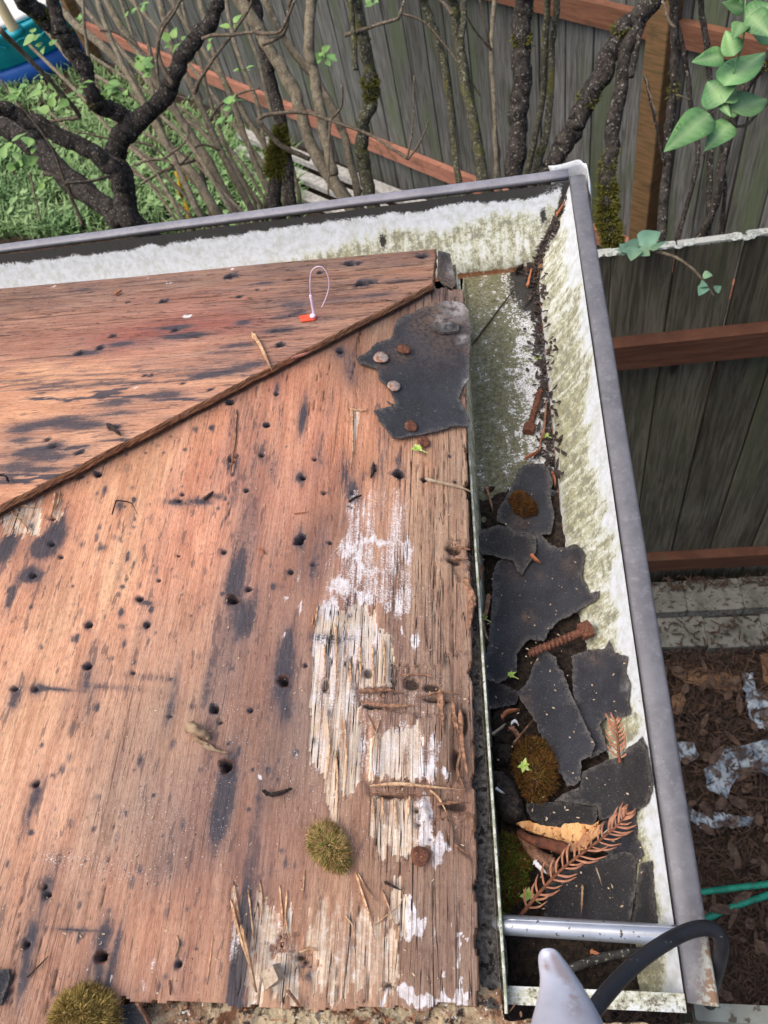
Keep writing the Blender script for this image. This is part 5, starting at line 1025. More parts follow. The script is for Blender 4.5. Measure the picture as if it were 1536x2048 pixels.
tree('lilac_shrub', 'thicket of slender grey lilac stems leaning left in front of the pale red fence rail', 'shrub', [
    ('stem', [(432,425),(388,350),(330,282),(285,200),(240,125),(150,48),(110,10),(60,-40)], 20, 13, 2.9, 3.1, True), ('stem', [(470,420),(420,330),(375,260),(330,190),(290,125),(240,50),(205,-20)], 17, 14, 3.0, 2.8, True), ('stem', [(395,420),(350,320),(310,240),(262,160),(215,60),(190,-20)], 13, 10, 2.8, 2.7, True),
    ('stem', [(498,410),(440,300),(392,190),(345,95),(315,-20)], 14, 15, 3.1, 2.9, True), ('stem', [(545,400),(500,300),(470,215),(430,110),(392,-20)], 13, 11, 3.2, 3.0, True), ('stem', [(460,420),(380,290),(300,215),(205,160),(150,130),(90,60)], 9, 7, 2.7, 2.9, True),
    ('stem', [(520,410),(470,340),(400,260),(340,215),(260,120),(190,40),(140,-20)], 10, 9, 3.3, 3.3, True), ('stem', [(360,430),(300,330),(230,270),(160,190),(60,90)], 9, 7, 2.8, 3.0, True), ('stem', [(420,425),(400,330),(360,240),(320,180),(290,60),(260,-20)], 9, 7, 3.0, 2.9, True), ('stem', [(570,400),(545,320),(490,230),(440,150),(380,60),(330,-20)], 11, 9, 3.4, 3.2, True),
    ('stem', [(405,425),(330,350),(250,270),(190,160),(170,60),(165,-20)], 8, 6, 3.0, 2.8, True), ('stem', [(440,420),(372,345),(325,262),(300,160),(262,60),(235,-20)], 8, 7, 3.1, 2.9, True), ('stem', [(510,405),(455,300),(420,200),(400,120),(372,40),(360,-20)], 8, 6, 3.2, 3.0, True), ('stem', [(555,400),(530,290),(512,200),(470,90),(450,-20)], 9, 8, 3.2, 3.0, True), ('stem', [(380,430),(290,360),(180,300),(90,215)], 6, 5, 2.9, 3.0, True), ('stem', [(345,430),(310,380),(255,330),(140,270)], 6, 5, 2.8, 2.9, True), ('stem', [(530,400),(470,310),(380,230),(290,180),(180,110)], 7, 6, 3.3, 3.3, True), ('stem', [(600,395),(575,300),(540,210),(520,130),(490,40),(478,-20)], 9, 8, 3.3, 3.1, True), ('stem', [(480,420),(395,330),(330,290),(260,250),(180,200)], 7, 6, 2.9, 3.1, True), ('stem', [(590,395),(520,320),(420,180),(395,150),(300,40),(240,-20)], 8, 7, 3.4, 3.4, True)], M_BK_G,
    [([(330,200),(300,120),(240,70),(200,60)], 6, 4, 2.8, 2.7), ([(390,320),(330,340),(280,370)], 6, 4, 2.9, 2.8), ([(345,330),(300,290),(230,280),(150,262)], 6, 4, 2.7, 2.6), ([(440,300),(400,290),(360,330),(330,345)], 5, 4, 2.9, 2.8), ([(420,240),(440,210),(470,190),(520,175)], 6, 4, 3.0, 2.9), ([(380,200),(340,190),(330,205)], 5, 4, 2.9, 2.9)],
    [(258,30,2.7,4,.06), (160,45,2.9,3,.06), (285,125,2.7,4,.06), (300,140,2.7,4,.06), (462,205,2.8,4,.06), (485,140,2.8,4,.05), (450,225,2.8,3,.06), (420,78,2.8,2,.05), (350,85,2.8,2,.06), (220,190,2.8,5,.07), (240,175,2.8,5,.07), (105,185,2.9,4,.07), (330,330,2.8,3,.06), (460,50,2.8,3,.05), (300,10,2.8,2,.05), (645,110,2.9,5,.05), (655,115,2.9,3,.05), (85,260,2.7,4,.07), (140,300,2.7,4,.07)], [], 'shrubs behind the back gutter')

def stems(label, limbs, bark, **k): return tree('lilac_shrub', label, 'shrub', limbs, bark, group='shrubs behind the back gutter', **k)
stems('dark straight stem with a thick yellow-green moss sleeve at its foot, beside the silvery planks', [('stem', [(582,405),(568,283),(548,187),(530,100),(512,20),(500,-30)], 24, 26, 2.9, 2.6, True), ('stem', [(546,405),(552,330),(560,285),(562,240)], 30, 10, 2.9, 2.8, True)], M_BK_D, mossy=[(1, .46, 1500, .030), (1, .56, 1800, .032), (1, .66, 1800, .032), (1, .76, 1500, .028), (1, .86, 900, .02)])
stems('two grey-brown stems crossing as they rise right of the mossy sleeve', [('stem', [(690,395),(628,300),(597,207),(562,133),(522,67),(480,0),(460,-30)], 26, 24, 2.8, 2.6, True), ('stem', [(716,390),(692,283),(672,233),(638,167),(578,90),(545,33),(520,-30)], 16, 14, 2.9, 2.7, True), ('stem', [(668,350),(645,250),(628,150),(618,100),(622,0),(625,-30)], 20, 24, 2.7, 2.5, False)], M_BK_G,
    twigs=[([(515,240),(540,228),(612,226),(660,240),(740,270),(790,300),(815,318)], 8, 6, 2.7, 2.5), ([(660,240),(682,215),(685,168)], 6, 4, 2.6, 2.5), ([(660,240),(658,300),(656,390)], 5, 5, 2.6, 2.6), ([(815,318),(840,285),(858,240)], 5, 3, 2.5, 2.4), ([(815,318),(825,250),(828,150)], 5, 3, 2.5, 2.4), ([(515,240),(560,290),(620,318)], 9, 10, 2.6, 2.7), ([(690,70),(740,55),(798,36)], 8, 7, 2.5, 2.4), ([(798,36),(806,10),(815,-20)], 7, 5, 2.4, 2.4), ([(512,66),(560,62),(590,0)], 8, 6, 2.0, 1.9), ([(525,88),(568,65),(580,10),(590,-20)], 9, 8, 2.0, 1.9)], mossy=[(0, .12, 120, .012)])
stems('lichen-covered stem with a mossy knuckle standing before the fence at the middle', [('stem', [(740,395),(728,330),(724,290),(728,240),(743,195),(738,140),(722,67),(705,0),(698,-30)], 26, 26, 2.8, 2.4, True), ('stem', [(712,140),(706,60),(700,-10)], 12, 10, 2.5, 2.4, False)], M_BK_L, mossy=[(0, .62, 500, .016), (0, .57, 300, .016), (0, .75, 120, .008)], leaves=[(745,5,2.5,4,.04), (640,115,2.7,5,.05)])
stems('slim lichened stem left of the paired stems before the fence', [('stem', [(918,365),(902,233),(892,150),(872,67),(845,0),(835,-30)], 14, 16, 2.7, 2.4, True)], M_BK_L, twigs=[([(800,26),(850,45),(905,110),(960,190)], 5, 4, 2.5, 2.5)])
stems('speckled stem forking near the picture top, right of the slim lichened stem', [('stem', [(964,362),(952,267),(932,167),(915,67),(905,0),(898,-30)], 23, 18, 2.6, 2.3, True), ('stem', [(922,75),(928,30),(926,-30)], 14, 14, 2.35, 2.3, False)], M_BK_L, twigs=[([(905,30),(890,10),(870,-10)], 8, 6, 2.3, 2.3)])
stems('thin smooth stem with a twiggy fork before the fence, beside the thick dark upright stem', [('stem', [(993,360),(988,200),(982,100),(990,0),(994,-30)], 10, 9, 2.7, 2.5, True)], M_BK_G, twigs=[([(982,102),(972,60),(958,-10)], 6, 4, 2.5, 2.4), ([(978,95),(950,60),(925,20)], 5, 3, 2.5, 2.4), ([(960,300),(940,190)], 4, 3, 2.6, 2.5)])
stems('thick dark upright stem speckled with lichen directly above the gutter corner', [('stem', [(1028,360),(1036,260),(1042,180),(1045,90),(1050,0),(1052,-30)], 36, 38, 2.3, 2.05, True)], M_BK_D, mossy=[(0, .70, 260, .012), (0, .96, 200, .012), (0, .80, 60, .006)])
stems('pair of thin twisted grey stems between the thick dark stem and the leaning trunk', [('stem', [(1056,345),(1084,200),(1090,100),(1095,0),(1096,-30)], 14, 13, 2.4, 2.1, True), ('stem', [(1072,345),(1098,235),(1104,100),(1110,40),(1116,-30)], 14, 12, 2.35, 2.1, True)], M_BK_L, mossy=[(1, .30, 80, .010)])
stems('dark leaning trunk with three moss tufts rising right from the gutter corner', [('trunk', [(1098,345),(1135,280),(1157,235),(1200,150),(1240,70),(1300,8),(1330,-30)], 36, 40, 2.1, 1.9, True), ('branch', [(1222,490),(1214,400),(1224,283),(1240,183),(1256,95),(1285,40)], 30, 24, 2.05, 1.93, True), ('branch', [(1262,155),(1272,110),(1282,60)], 11, 9, 1.95, 1.92, False)], M_BK_D,
      mossy=[(0, .52, 220, .012), (0, .74, 260, .012), (0, .90, 160, .010), (1, .20, 1200, .016), (1, .26, 1400, .018), (1, .32, 1400, .018), (1, .38, 900, .014), (1, .44, 500, .010)])
stems('cluster of thin dark stems right of the orange-brown fence post', [('stem', [(1322,500),(1334,300),(1344,200),(1350,100),(1345,0),(1343,-30)], 19, 16, 1.95, 1.7, True), ('stem', [(1352,490),(1394,320),(1381,200),(1367,100),(1342,0),(1335,-30)], 10, 9, 1.95, 1.7, True), ('stem', [(1416,490),(1421,233),(1414,100),(1400,0),(1398,-30)], 12, 11, 1.95, 1.75, True), ('stem', [(1394,490),(1432,400),(1454,283),(1490,183),(1540,110),(1580,50)], 16, 22, 1.95, 1.6, True), ('stem', [(1440,480),(1450,380),(1440,270)], 9, 7, 1.95, 1.8, True), ('stem', [(1290,150),(1310,240),(1328,330)], 6, 5, 1.8, 1.9, False)], M_BK_D,
      twigs=[([(1325,0),(1340,45),(1352,55)], 6, 5, 1.7, 1.7), ([(1290,150),(1300,190),(1312,230)], 4, 3, 1.8, 1.8), ([(1355,190),(1380,200)], 4, 3, 1.75, 1.75), ([(1405,310),(1420,285),(1440,265)], 5, 4, 1.8, 1.8)], mossy=[(0, .55, 100, .008), (3, .8, 90, .008)])

# leafy lilac branch hanging in from the right, close to the lens
lb_ = empty('lilac_branch', Pd(1530, 205, 1.15), 'lilac branch with large fresh green heart-shaped leaves at the upper right', 'branch')
P = spline([Pd(1600, 120, 1.16), Pd(1560, 180, 1.15), Pd(1518, 222, 1.14), Pd(1495, 248, 1.13), Pd(1470, 252, 1.12), Pd(1456, 238, 1.10)], 26); V, Fc = tube(P, np.linspace(.0032, .0018, 26), 8, .25, 3); mk('stem', V, Fc, M_TWIG, lb_)
P = spline([Pd(1456, 238, 1.10), Pd(1452, 200, 1.09), Pd(1466, 150, 1.08), Pd(1486, 80, 1.06), Pd(1490, 20, 1.05), Pd(1492, -20, 1.05)], 26); V, Fc = tube(P, np.linspace(.0016, .0012, 26), 7); mk('stem', V, Fc, M_LEAFB, lb_)
for (b, tp, w, d, dd) in [((1448,112),(1388,121),32,1.07,-.02), ((1468,112),(1452,58),34,1.06,.0), ((1490,40),(1552,8),44,1.05,-.02), ((1486,45),(1468,72),30,1.05,-.03), ((1448,172),(1534,92),62,1.07,.03), ((1450,205),(1412,160),56,1.08,.02), ((1450,205),(1475,178),30,1.08,.02), ((1462,222),(1540,190),56,1.09,.03), ((1420,228),(1333,296),54,1.08,-.03), ((1462,246),(1412,297),40,1.10,-.02), ((1486,20),(1448,4),22,1.05,-.02), ((1506,70),(1560,62),40,1.05,.02), ((1500,30),(1540,70),42,1.04,-.02), ((1440,205),(1462,232),14,1.09,-.01), ((1462,232),(1478,222),10,1.09,.0)]:
    vn_ = -ray((b[0] + tp[0]) / 2, (b[1] + tp[1]) / 2); vn_ = vn_ / np.linalg.norm(vn_) + np.array([rnd.uniform(-.3, .3), rnd.uniform(-.3, .3), .5]); B_ = Pd(*b, d); T_ = Pd(*tp, d + dd)
    V, Fc = leaf_shape(B_, T_, w * d / F * 1.12, vn_, .22, .08, 14); nv = len(V); V, Fc = thick(V, orient(V, Fc), np.array([0, 0, -.0003])); vv_ = [1. if i % 5 == 2 else (.28 if (i // 5) % 2 and i % 5 in (1, 3) else 0.) for i in range(nv)]; mk('leaf', V, Fc, M_LEAFB, lb_, attrs=dict(vein=vv_ + vv_))
# leafy twig drooping over the low fence
tw_ = empty('leafy_twig', Pd(1270, 500, 1.75), 'short twig with grey-green leaves drooping across the white lichen fence top', 'twig')
P = spline([Pd(1255, 490, 1.80), Pd(1300, 500, 1.72), Pd(1350, 514, 1.68), Pd(1388, 540, 1.66), Pd(1408, 565, 1.66), Pd(1428, 592, 1.66)], 30); V, Fc = tube(P, np.linspace(.0042, .0022, 30), 7, .2, 2); mk('stem', V, Fc, M_TWIG, tw_)
for b, tp, w, d in [((1285,492),(1235,498),26,1.72), ((1278,490),(1322,462),34,1.70), ((1270,495),(1262,520),26,1.70), ((1300,500),(1335,480),10,1.69), ((1278,498),(1300,510),20,1.70), ((1256,505),(1240,488),20,1.72), ((1405,550),(1425,550),13,1.65), ((1410,572),(1398,590),18,1.65), ((1412,566),(1400,572),14,1.65), ((1430,582),(1442,572),14,1.65)]:
    vn_ = -ray(*b); vn_ = vn_ / np.linalg.norm(vn_) + np.array([0, 0, .6]); V, Fc = leaf_shape(Pd(*b, d), Pd(*tp, d - .01), w * d / F * 1.15, vn_, .2, .1, 8); mk('leaf', V, Fc, M_LEAFD, tw_)

# ------------------------------------------------------------------ small things on the roof and in the gutter
t = NT('rusty_iron'); o_ = t.obj(); n_ = t.noise(o_, 320, 6, .75); c_ = t.mix(t.ss(n_, .35, .65), lin((128, 84, 66)), lin((84, 54, 44))); c_ = t.mix(t.ss(t.noise(o_, 900, 3), .58, .66), c_, lin((168, 118, 84))); t.bump(n_, .9, .0008); M_RUST = t.out(c_, .8, .25, .3)
t = NT('galvanised_rusting'); o_ = t.obj(); n_ = t.noise(o_, 260, 5, .7); c_ = t.mix(t.ss(n_, .45, .58), lin((168, 156, 146)), lin((146, 96, 72))); t.bump(n_, .6, .0006); M_GALV = t.out(c_, .6, .35, .4)
nV0 = np.array([.358, 0, 1.]); nV0 /= np.linalg.norm(nV0); ex = np.array([1., 0, -.358]); ex /= np.linalg.norm(ex); ey = np.array([0, 1., 0])
def nail(u, v, r_px, up, mat, label, tilt=(0, 0), shank=.004):
    c = on_front(u, v, up); rad = r_px * D_scale(u, v); n = nV0 + ex * tilt[0] + ey * tilt[1]; n /= np.linalg.norm(n); d, a, b = frame(n)
    pr = [(0, .0016), (.35, .00165), (.75, .0013), (.95, .0007), (1.0, .0001), (.97, -.0004), (.30, -.0005), (.16, -.0007), (.15, -.0007 - shank)]; seg = 22; V = []
    for k, (f, z) in enumerate(pr):
        for j in range(seg):
            ph = 6.2832 * j / seg; w = 1 + .05 * math.sin(3 * ph + u); V.append(c + n * (z + .0002 * math.sin(2 * ph + u)) + (a * math.cos(ph) + b * math.sin(ph)) * rad * f * w)
    Fc = [(i * seg + j, i * seg + (j + 1) % seg, (i + 1) * seg + (j + 1) % seg, (i + 1) * seg + j) for i in range(len(pr) - 1) for j in range(seg)]; Fc.append(tuple(range((len(pr) - 1) * seg, len(pr) * seg)))
    o = mk('roofing_nail', V, Fc, mat); tag(o, label, 'nail', 'roofing nails in the plywood')
def D_scale(u, v): return np.linalg.norm(on_front(u + 2, v) - on_front(u - 2, v)) / 4
nail(762, 715, 15, .0062, M_GALV, 'broad nail head leftmost on the torn felt patch, half grey half rust', (-.1, .05)); nail(808, 698, 13, .0060, M_RUST, 'rusty nail head in the middle of the felt patch, beside the half grey one', (.05, .1))
nail(788, 772, 13, .0055, M_GALV, 'pale shiny nail head on the notched left edge of the felt patch'); nail(822, 852, 13, .0058, M_RUST, 'reddish nail head on the lower corner of the felt patch', (.15, -.1)); nail(847, 883, 13, .0030, M_RUST, 'brown nail head in bare wood under the green bud', (.1, 0)); nail(840, 1712, 19, .0035, M_RUST, 'large rusty nail head alone beside the white paint splash near the bottom', (-.08, .1))
def bolt(u0, v0, u1, v1, head, tipw, place, label):
    a = place(u0, v0); b = place(u1, v1); L = np.linalg.norm(b - a); d = (b - a) / L; root = empty('lag_bolt', a, label, 'bolt', 'rusty lag bolts in the gutter'); dd, s, t_ = frame(d); r0 = tipw; hl = L * .17; V = []; n = 150; seg = 14; Fc = []
    for i in range(n):
        f = i / (n - 1); p = a + d * (hl + (L - hl) * f); th = f * 13.0; w = r0 * (1 if f < .93 else 1 - (f - .93) / .07 * .7)
        for j in range(seg):
            ph = 6.2832 * j / seg; sw = ((th - ph / 6.2832) % 1.); rg = (.80 + .30 * max(0, 1 - abs(sw - .5) / .33)) if f > .16 else .92; V.append(p + (s * math.cos(ph) + t_ * math.sin(ph)) * w * rg)
    for i in range(n - 1):
        for j in range(seg): Fc.append((i * seg + j, i * seg + (j + 1) % seg, (i + 1) * seg + (j + 1) % seg, (i + 1) * seg + j))
    Fc.append(tuple(range((n - 1) * seg, n * seg))); mk('shank', V, Fc, M_RUST, root)
    hx = []; 
    for k, (f, q) in enumerate(((-.02, .86), (.03, 1), (.92, 1), (1, .95))):
        for j in range(6): ph = 6.2832 * (j + .5) / 6; hx.append(a + d * hl * f + (s * math.cos(ph) + t_ * math.sin(ph)) * head * q)
    Fc = [(i * 6 + j, i * 6 + (j + 1) % 6, (i + 1) * 6 + (j + 1) % 6, (i + 1) * 6 + j) for i in range(3) for j in range(6)] + [tuple(range(6))[::-1], tuple(range(18, 24))]; mk('head', hx, Fc, M_RUST, root, smooth=False)
bolt(1182, 1256, 1056, 1308, .0072, .0036, Gc(.0160), 'rusty lag bolt lying across the biggest black felt scrap, head right'); bolt(1056, 866, 1082, 776, .0066, .0035, Gc(.0055), 'rusty lag bolt lying lengthwise by the gutter wall, head nearest')

# moss
def moss_mat(name, a, b, c3):
    t = NT(name); o = t.obj(); n = t.noise(o, 90, 4, .65); c = t.mix(t.ss(n, .38, .62), lin(a), lin(b)); c = t.mix(t.ss(t.noise(o, 700, 3), .5, .66), c, lin(c3)); return t.out(c, .9, 0, .15)
M_MO_B = moss_mat('brown_moss', (108, 72, 36), (70, 46, 24), (142, 100, 54)); M_MO_G = moss_mat('green_brown_moss', (104, 92, 34), (92, 66, 30), (126, 128, 58)); M_MO_Y = moss_mat('olive_moss', (180, 156, 88), (140, 118, 60), (206, 184, 124)); M_MO_T = moss_mat('straw_moss', (192, 160, 110), (150, 116, 72), (214, 188, 136)); M_MO_E = moss_mat('green_moss_edge', (96, 122, 36), (72, 96, 30), (140, 156, 70))
M_DIRT = speck('moss_root_soil', (52, 42, 34), (30, 25, 22), 300, .35, .65, (96, 82, 66), 700, .62, .7, rough=.95, bump=1.)
def cushion(px, fn, hgt, mat, n, L, w, label, seed, lean=.45, comb=None, mats=None):
    cx = np.mean([p[0] for p in px]); cy = np.mean([p[1] for p in px]); lp = outline(px, 5, 7., seed, .09); Q, Fc, dist = cdt(lp, 8, seed); mx = dist.max(); B = np.array([fn(u, v) for u, v in Q]); H = hgt * np.sqrt(np.clip(1 - (1 - dist / mx) ** 2, 0, 1)) * (.35 + 1.2 * fbm(B[:, 0] * 130, B[:, 1] * 130, seed, 3)); B[:, 2] += H; Fc = orient(B, Fc); c0 = B.mean(0)
    root = empty('moss_cushion', (c0[0], c0[1], B[:, 2].min()), label, 'moss'); V, F2 = thick(B, Fc, np.array([0, 0, -.001])); mk('soil_pad', V, F2, M_DIRT, root)
    tri = np.array([f[:3] for f in Fc]); ar = np.linalg.norm(np.cross(B[tri[:, 1]] - B[tri[:, 0]], B[tri[:, 2]] - B[tri[:, 0]]), axis=1); cum = np.cumsum(ar) / ar.sum()
    def cf(r):
        i = int(np.searchsorted(cum, r.rand())); i = min(i, len(tri) - 1); a, b = r.rand(2)
        if a + b > 1: a, b = 1 - a, 1 - b
        if fbm(np.array([B[tri[i, 0], 0] * 210.]), np.array([B[tri[i, 0], 1] * 210.]), seed + 3, 2)[0] < .36 and r.rand() < .8: i = int(r.randint(len(tri)))
        p = B[tri[i, 0]] * (1 - a - b) + B[tri[i, 1]] * a + B[tri[i, 2]] * b; nn = np.cross(B[tri[i, 1]] - B[tri[i, 0]], B[tri[i, 2]] - B[tri[i, 0]]); nn /= np.linalg.norm(nn) + 1e-12; nn = nn * np.sign(nn[2] + 1e-9); ra = p - c0; ra[2] = 0; nn = nn + ra / (np.linalg.norm(ra) + 1e-6) * (comb or 0); 
        return p, nn / np.linalg.norm(nn)
    ms = mats or [(mat, 1.)]
    for k, (m, fr_) in enumerate(ms):
        V, Fb = moss_blades(cf, int(n * fr_), L * (1 if k == 0 else .9), w, seed + k, lean); mk('moss_fronds', V, Fb, m, root, smooth=False)
    return root
cushion([(1020,1000),(1030,985),(1050,990),(1072,1005),(1074,1030),(1050,1034),(1030,1022)], Gc(.006), .010, M_MO_B, 2600, .0034, .0005, 'small brown moss tuft on the black felt scrap below the lichened gutter floor', 3, .6)
cushion([(1040,1490),(1070,1475),(1095,1495),(1112,1530),(1110,1570),(1085,1600),(1055,1596),(1035,1560),(1028,1520)], Gc(.006), .016, M_MO_B, 5200, .0048, .0005, 'big brown moss cushion in the gutter beside the long felt slab', 5, .8, mats=[(M_MO_B, .75), (M_MO_G, .25)])
cushion([(992,1680),(1020,1672),(1045,1690),(1058,1720),(1052,1760),(1030,1800),(1000,1830),(992,1780),(990,1730)], Gc(.004), .012, M_MO_G, 5200, .0055, .0005, 'green and brown moss cushion against the drip edge near the spacer tube', 6, .9, mats=[(M_MO_B, .5), (M_MO_E, .4)])
cushion([(622,1672),(632,1656),(656,1652),(680,1667),(694,1695),(697,1725),(684,1744),(662,1734),(640,1716),(624,1698)], lambda u, v: on_front(u, v, .001), .007, M_MO_T, 4200, .0050, .00042, 'round straw and green moss tuft alone on the bare plywood', 7, .40, 1.3, mats=[(M_MO_T, .72), (M_MO_E, .34)])
cushion([(112,2035),(138,1996),(170,1978),(208,1984),(228,2008),(232,2060),(180,2080),(120,2076)], lambda u, v: on_front(u, v, .001), .010, M_MO_Y, 7500, .0058, .0005, 'large olive moss cushion at the bottom left end of the plywood', 8, 1.1, mats=[(M_MO_Y, .7), (M_MO_T, .2), (M_MO_G, .2)])

# wood splinters still attached to the sheet
def sliver_geo(px, up, w, fn, th=.0012, seed=0, lift=0.):
    P = spline([fn(u, v, up + lift * i / max(1, len(px) - 1)) for i, (u, v) in enumerate(px)], 12); n = len(P); V = []; d, s, _ = frame(P[-1] - P[0]); r = np.random.RandomState(seed)
    for i in range(n):
        f = i / (n - 1); ww = w * .72 * (min(1, f / .06 + .35) * min(1, (1 - f) / .5 + .05)) * (.6 + .8 * r.rand()); q = P[i]; V += [q - s * ww * .5, q + s * ww * .5, q + s * ww * .35 + np.array([0, 0, th]), q - s * ww * .35 + np.array([0, 0, th * .8])]
    Fc = [(i * 4 + j, i * 4 + (j + 1) % 4, (i + 1) * 4 + (j + 1) % 4, (i + 1) * 4 + j) for i in range(n - 1) for j in range(4)] + [(3, 2, 1, 0), tuple(range(n * 4 - 4, n * 4))]; return V, Fc
r_ = np.random.RandomState(21)
SP = [([(462,1800),(480,1870),(500,1935)],10,M_SPL), ([(470,1770),(476,1810),(482,1850)],5,M_SPL), ([(520,1760),(525,1800),(523,1850)],6,M_SPL), ([(560,1770),(565,1830),(570,1880)],6,M_SPL), ([(575,1780),(572,1840),(585,1900)],7,M_SPL), ([(610,1740),(606,1800)],4,M_SPL), ([(497,1780),(505,1850),(510,1900)],6,M_SPL), ([(712,1745),(726,1790),(742,1840),(750,1878)],8,M_SPL), ([(716,1745),(735,1780),(755,1805)],4,M_SPL), ([(690,1830),(705,1850),(712,1872)],7,M_SPL), ([(765,1780),(780,1820),(790,1850)],6,M_SPL), ([(750,1850),(775,1830),(805,1805)],5,M_SPL), ([(800,1850),(795,1900),(790,1950)],5,M_SPL),
      ([(672,1500),(676,1580),(672,1690)],6,M_SPL), ([(690,1440),(694,1520),(690,1600)],6,M_SPL), ([(655,1420),(660,1500),(655,1560)],6,M_SPL), ([(735,1430),(756,1480),(760,1540)],4,M_SPL), ([(760,1440),(745,1500),(748,1560)],4,M_SPL), ([(700,1325),(704,1380)],7,M_SPL), ([(720,1290),(722,1370)],8,M_SPL), ([(745,1290),(748,1380)],8,M_SPL), ([(768,1280),(772,1390)],9,M_SPL), ([(650,1290),(652,1380)],7,M_SPL), ([(672,1250),(674,1360)],8,M_SPL), ([(636,1210),(630,1260)],5,M_SPL), ([(625,1250),(628,1230)],4,M_SPL),
      ([(715,1384),(770,1380),(810,1388)],14,M_SPLD), ([(720,1404),(790,1412),(840,1410)],10,M_SPLD), ([(800,1350),(850,1350),(870,1358)],7,M_SPLD), ([(838,1395),(880,1385),(920,1390)],8,M_SPLD), ([(905,1400),(912,1450),(925,1475)],13,M_SPLD), ([(880,1380),(884,1430),(888,1470)],16,M_SPLD), ([(740,1572),(800,1568),(860,1574),(930,1580)],12,M_SPL), ([(745,1588),(820,1590),(870,1592)],8,M_SPLD), ([(870,1610),(900,1606),(940,1606)],10,M_SPLD), ([(905,1094),(925,1096),(942,1100)],10,M_SPLD), ([(905,1118),(920,1120),(938,1119)],10,M_SPLD),
      ([(930,1155),(946,1200),(944,1230)],20,M_SPLD), ([(944,1200),(940,1240),(938,1275)],14,M_SPLD), ([(920,1420),(926,1500),(938,1560)],14,M_SPLD), ([(925,1500),(915,1540),(935,1590)],10,M_SPLD), ([(705,815),(706,880),(703,950)],5,M_SPL), ([(700,818),(720,822),(738,820)],7,M_SPL), ([(474,820),(470,880),(462,950)],6,M_SPLD), ([(10,1010),(40,1040),(62,1062)],5,M_SPL), ([(30,1015),(45,1035),(58,1065)],4,M_SPL), ([(30,1010),(80,1015)],6,M_SPL), ([(112,985),(108,1010),(104,1035)],7,M_SPL), ([(122,985),(118,1005),(112,1020)],5,M_SPL), ([(355,1870),(358,1890),(352,1915)],5,M_SPL), ([(340,1960),(342,1990)],5,M_SPLD), ([(427,1870),(420,1930),(415,1970)],4,M_SPL),
      ([(600,1905),(620,1898),(640,1902)],9,M_SPL), ([(860,1580),(880,1600),(900,1640)],8,M_SPL), ([(745,1595),(750,1640)],8,M_SPL), ([(765,1595),(768,1650)],9,M_SPL), ([(790,1600),(795,1660)],8,M_SPL), ([(820,1590),(815,1650)],9,M_SPL), ([(930,1625),(945,1640),(940,1690)],10,M_SPLD), ([(910,1690),(925,1700),(942,1712)],8,M_SPLD)]
for i, (px, w, m) in enumerate(SP):
    su = D_scale(*px[0]) * (.72 if m is M_SPL else .9); V, Fc = sliver_geo(px, .0002, w * su, on_front, .0010 + .0008 * r_.rand(), i, .0016 * r_.rand()); mk('splinter', V, Fc, m, front, smooth=False)

# loose bits: one builder, each its own thing
def loose(name, px, w, mat, label, cat, group, fn, up=.0012, th=.0014, lift=0., seed=1):
    sc = np.linalg.norm(fn(px[0][0] + 2, px[0][1], up) - fn(px[0][0] - 2, px[0][1], up)) / 4; V, Fc = sliver_geo(px, up, w * sc, fn, th, seed, lift); return tag(mk(name, V, Fc, mat, smooth=False), label, cat, group)
M_PETAL = speck('orange_petal', (178, 114, 80), (142, 86, 60), 120, .4, .6, (104, 64, 46), 300, .62, .7); M_PINK = speck('pale_pink_chip', (214, 150, 132), (190, 124, 104), 100, .4, .6); M_WCH = speck('white_paint_chip', (226, 224, 222), (200, 196, 192), 200, .4, .6); M_DBR = speck('dark_bark_bit', (70, 58, 52), (44, 38, 36), 300, .4, .6, (120, 112, 104), 500, .6, .68, bump=.9); M_BUD = speck('green_bud', (156, 186, 84), (184, 196, 120), 200, .4, .6); M_STRAW = speck('pale_straw', (196, 178, 150), (160, 138, 110), 150, .4, .6)
gd = lambda u, v, up=.004: drape(u, v, up)
loose('wood_splinter', [(505,668),(520,690),(532,715),(544,742)], 12, M_SPL, 'pale wood splinter leaning across the diagonal hip joint', 'splinter', None, on_back, .002, .003)
loose('wood_splinter', [(580,716),(600,712),(618,706)], 9, M_PINK, 'pink wood sliver lying in the hip gap left of the felt patch', 'splinter', None, on_front, .010, .002)
loose('wood_splinter', [(850,958),(890,968),(920,975),(945,985)], 8, M_STRAW, 'grey and straw sliver lying across the eave edge of the plywood', 'splinter', None, on_front, .002, .002)
loose('wood_splinter', [(484,1850),(496,1900),(508,1960),(515,1985)], 11, M_SPL, 'long leaning splinter standing proud at the lower left torn patch', 'splinter', None, on_front, .004, .003, .004)
loose('wood_splinter', [(575,1980),(590,1998),(605,2020)], 9, M_SPLD, 'grey-brown splinter at the bottom edge beside the pale wood block', 'splinter', None, on_front, .003, .003)
loose('wood_splinter', [(55,1955),(75,1935),(98,1912)], 5, M_DBR, 'thin dark sliver on the lower left of the plywood', 'splinter', None, on_front, .002, .001)
loose('wood_splinter', [(588,1028),(602,1026),(618,1024)], 4, M_PETAL, 'tiny orange needle of wood on the middle of the sheet', 'splinter', None, on_front, .001, .0008)
loose('dark_nail_bit', [(748,928),(746,945),(742,958)], 9, M_DBR, 'bent dark nail lying beside a nail hole below the green bud', 'nail', None, on_front, .0015, .003)
loose('bark_bit', [(698,1005),(712,996),(724,992)], 7, M_DBR, 'dark twig stub near the upper end of the white paint', 'twig', None, on_front, .0015, .0025)
loose('bark_bit', [(528,1584),(545,1590),(565,1586),(586,1578)], 15, M_DBR, 'knobbly dark bark roll on the lower middle of the sheet', 'bark', None, on_front, .002, .005)
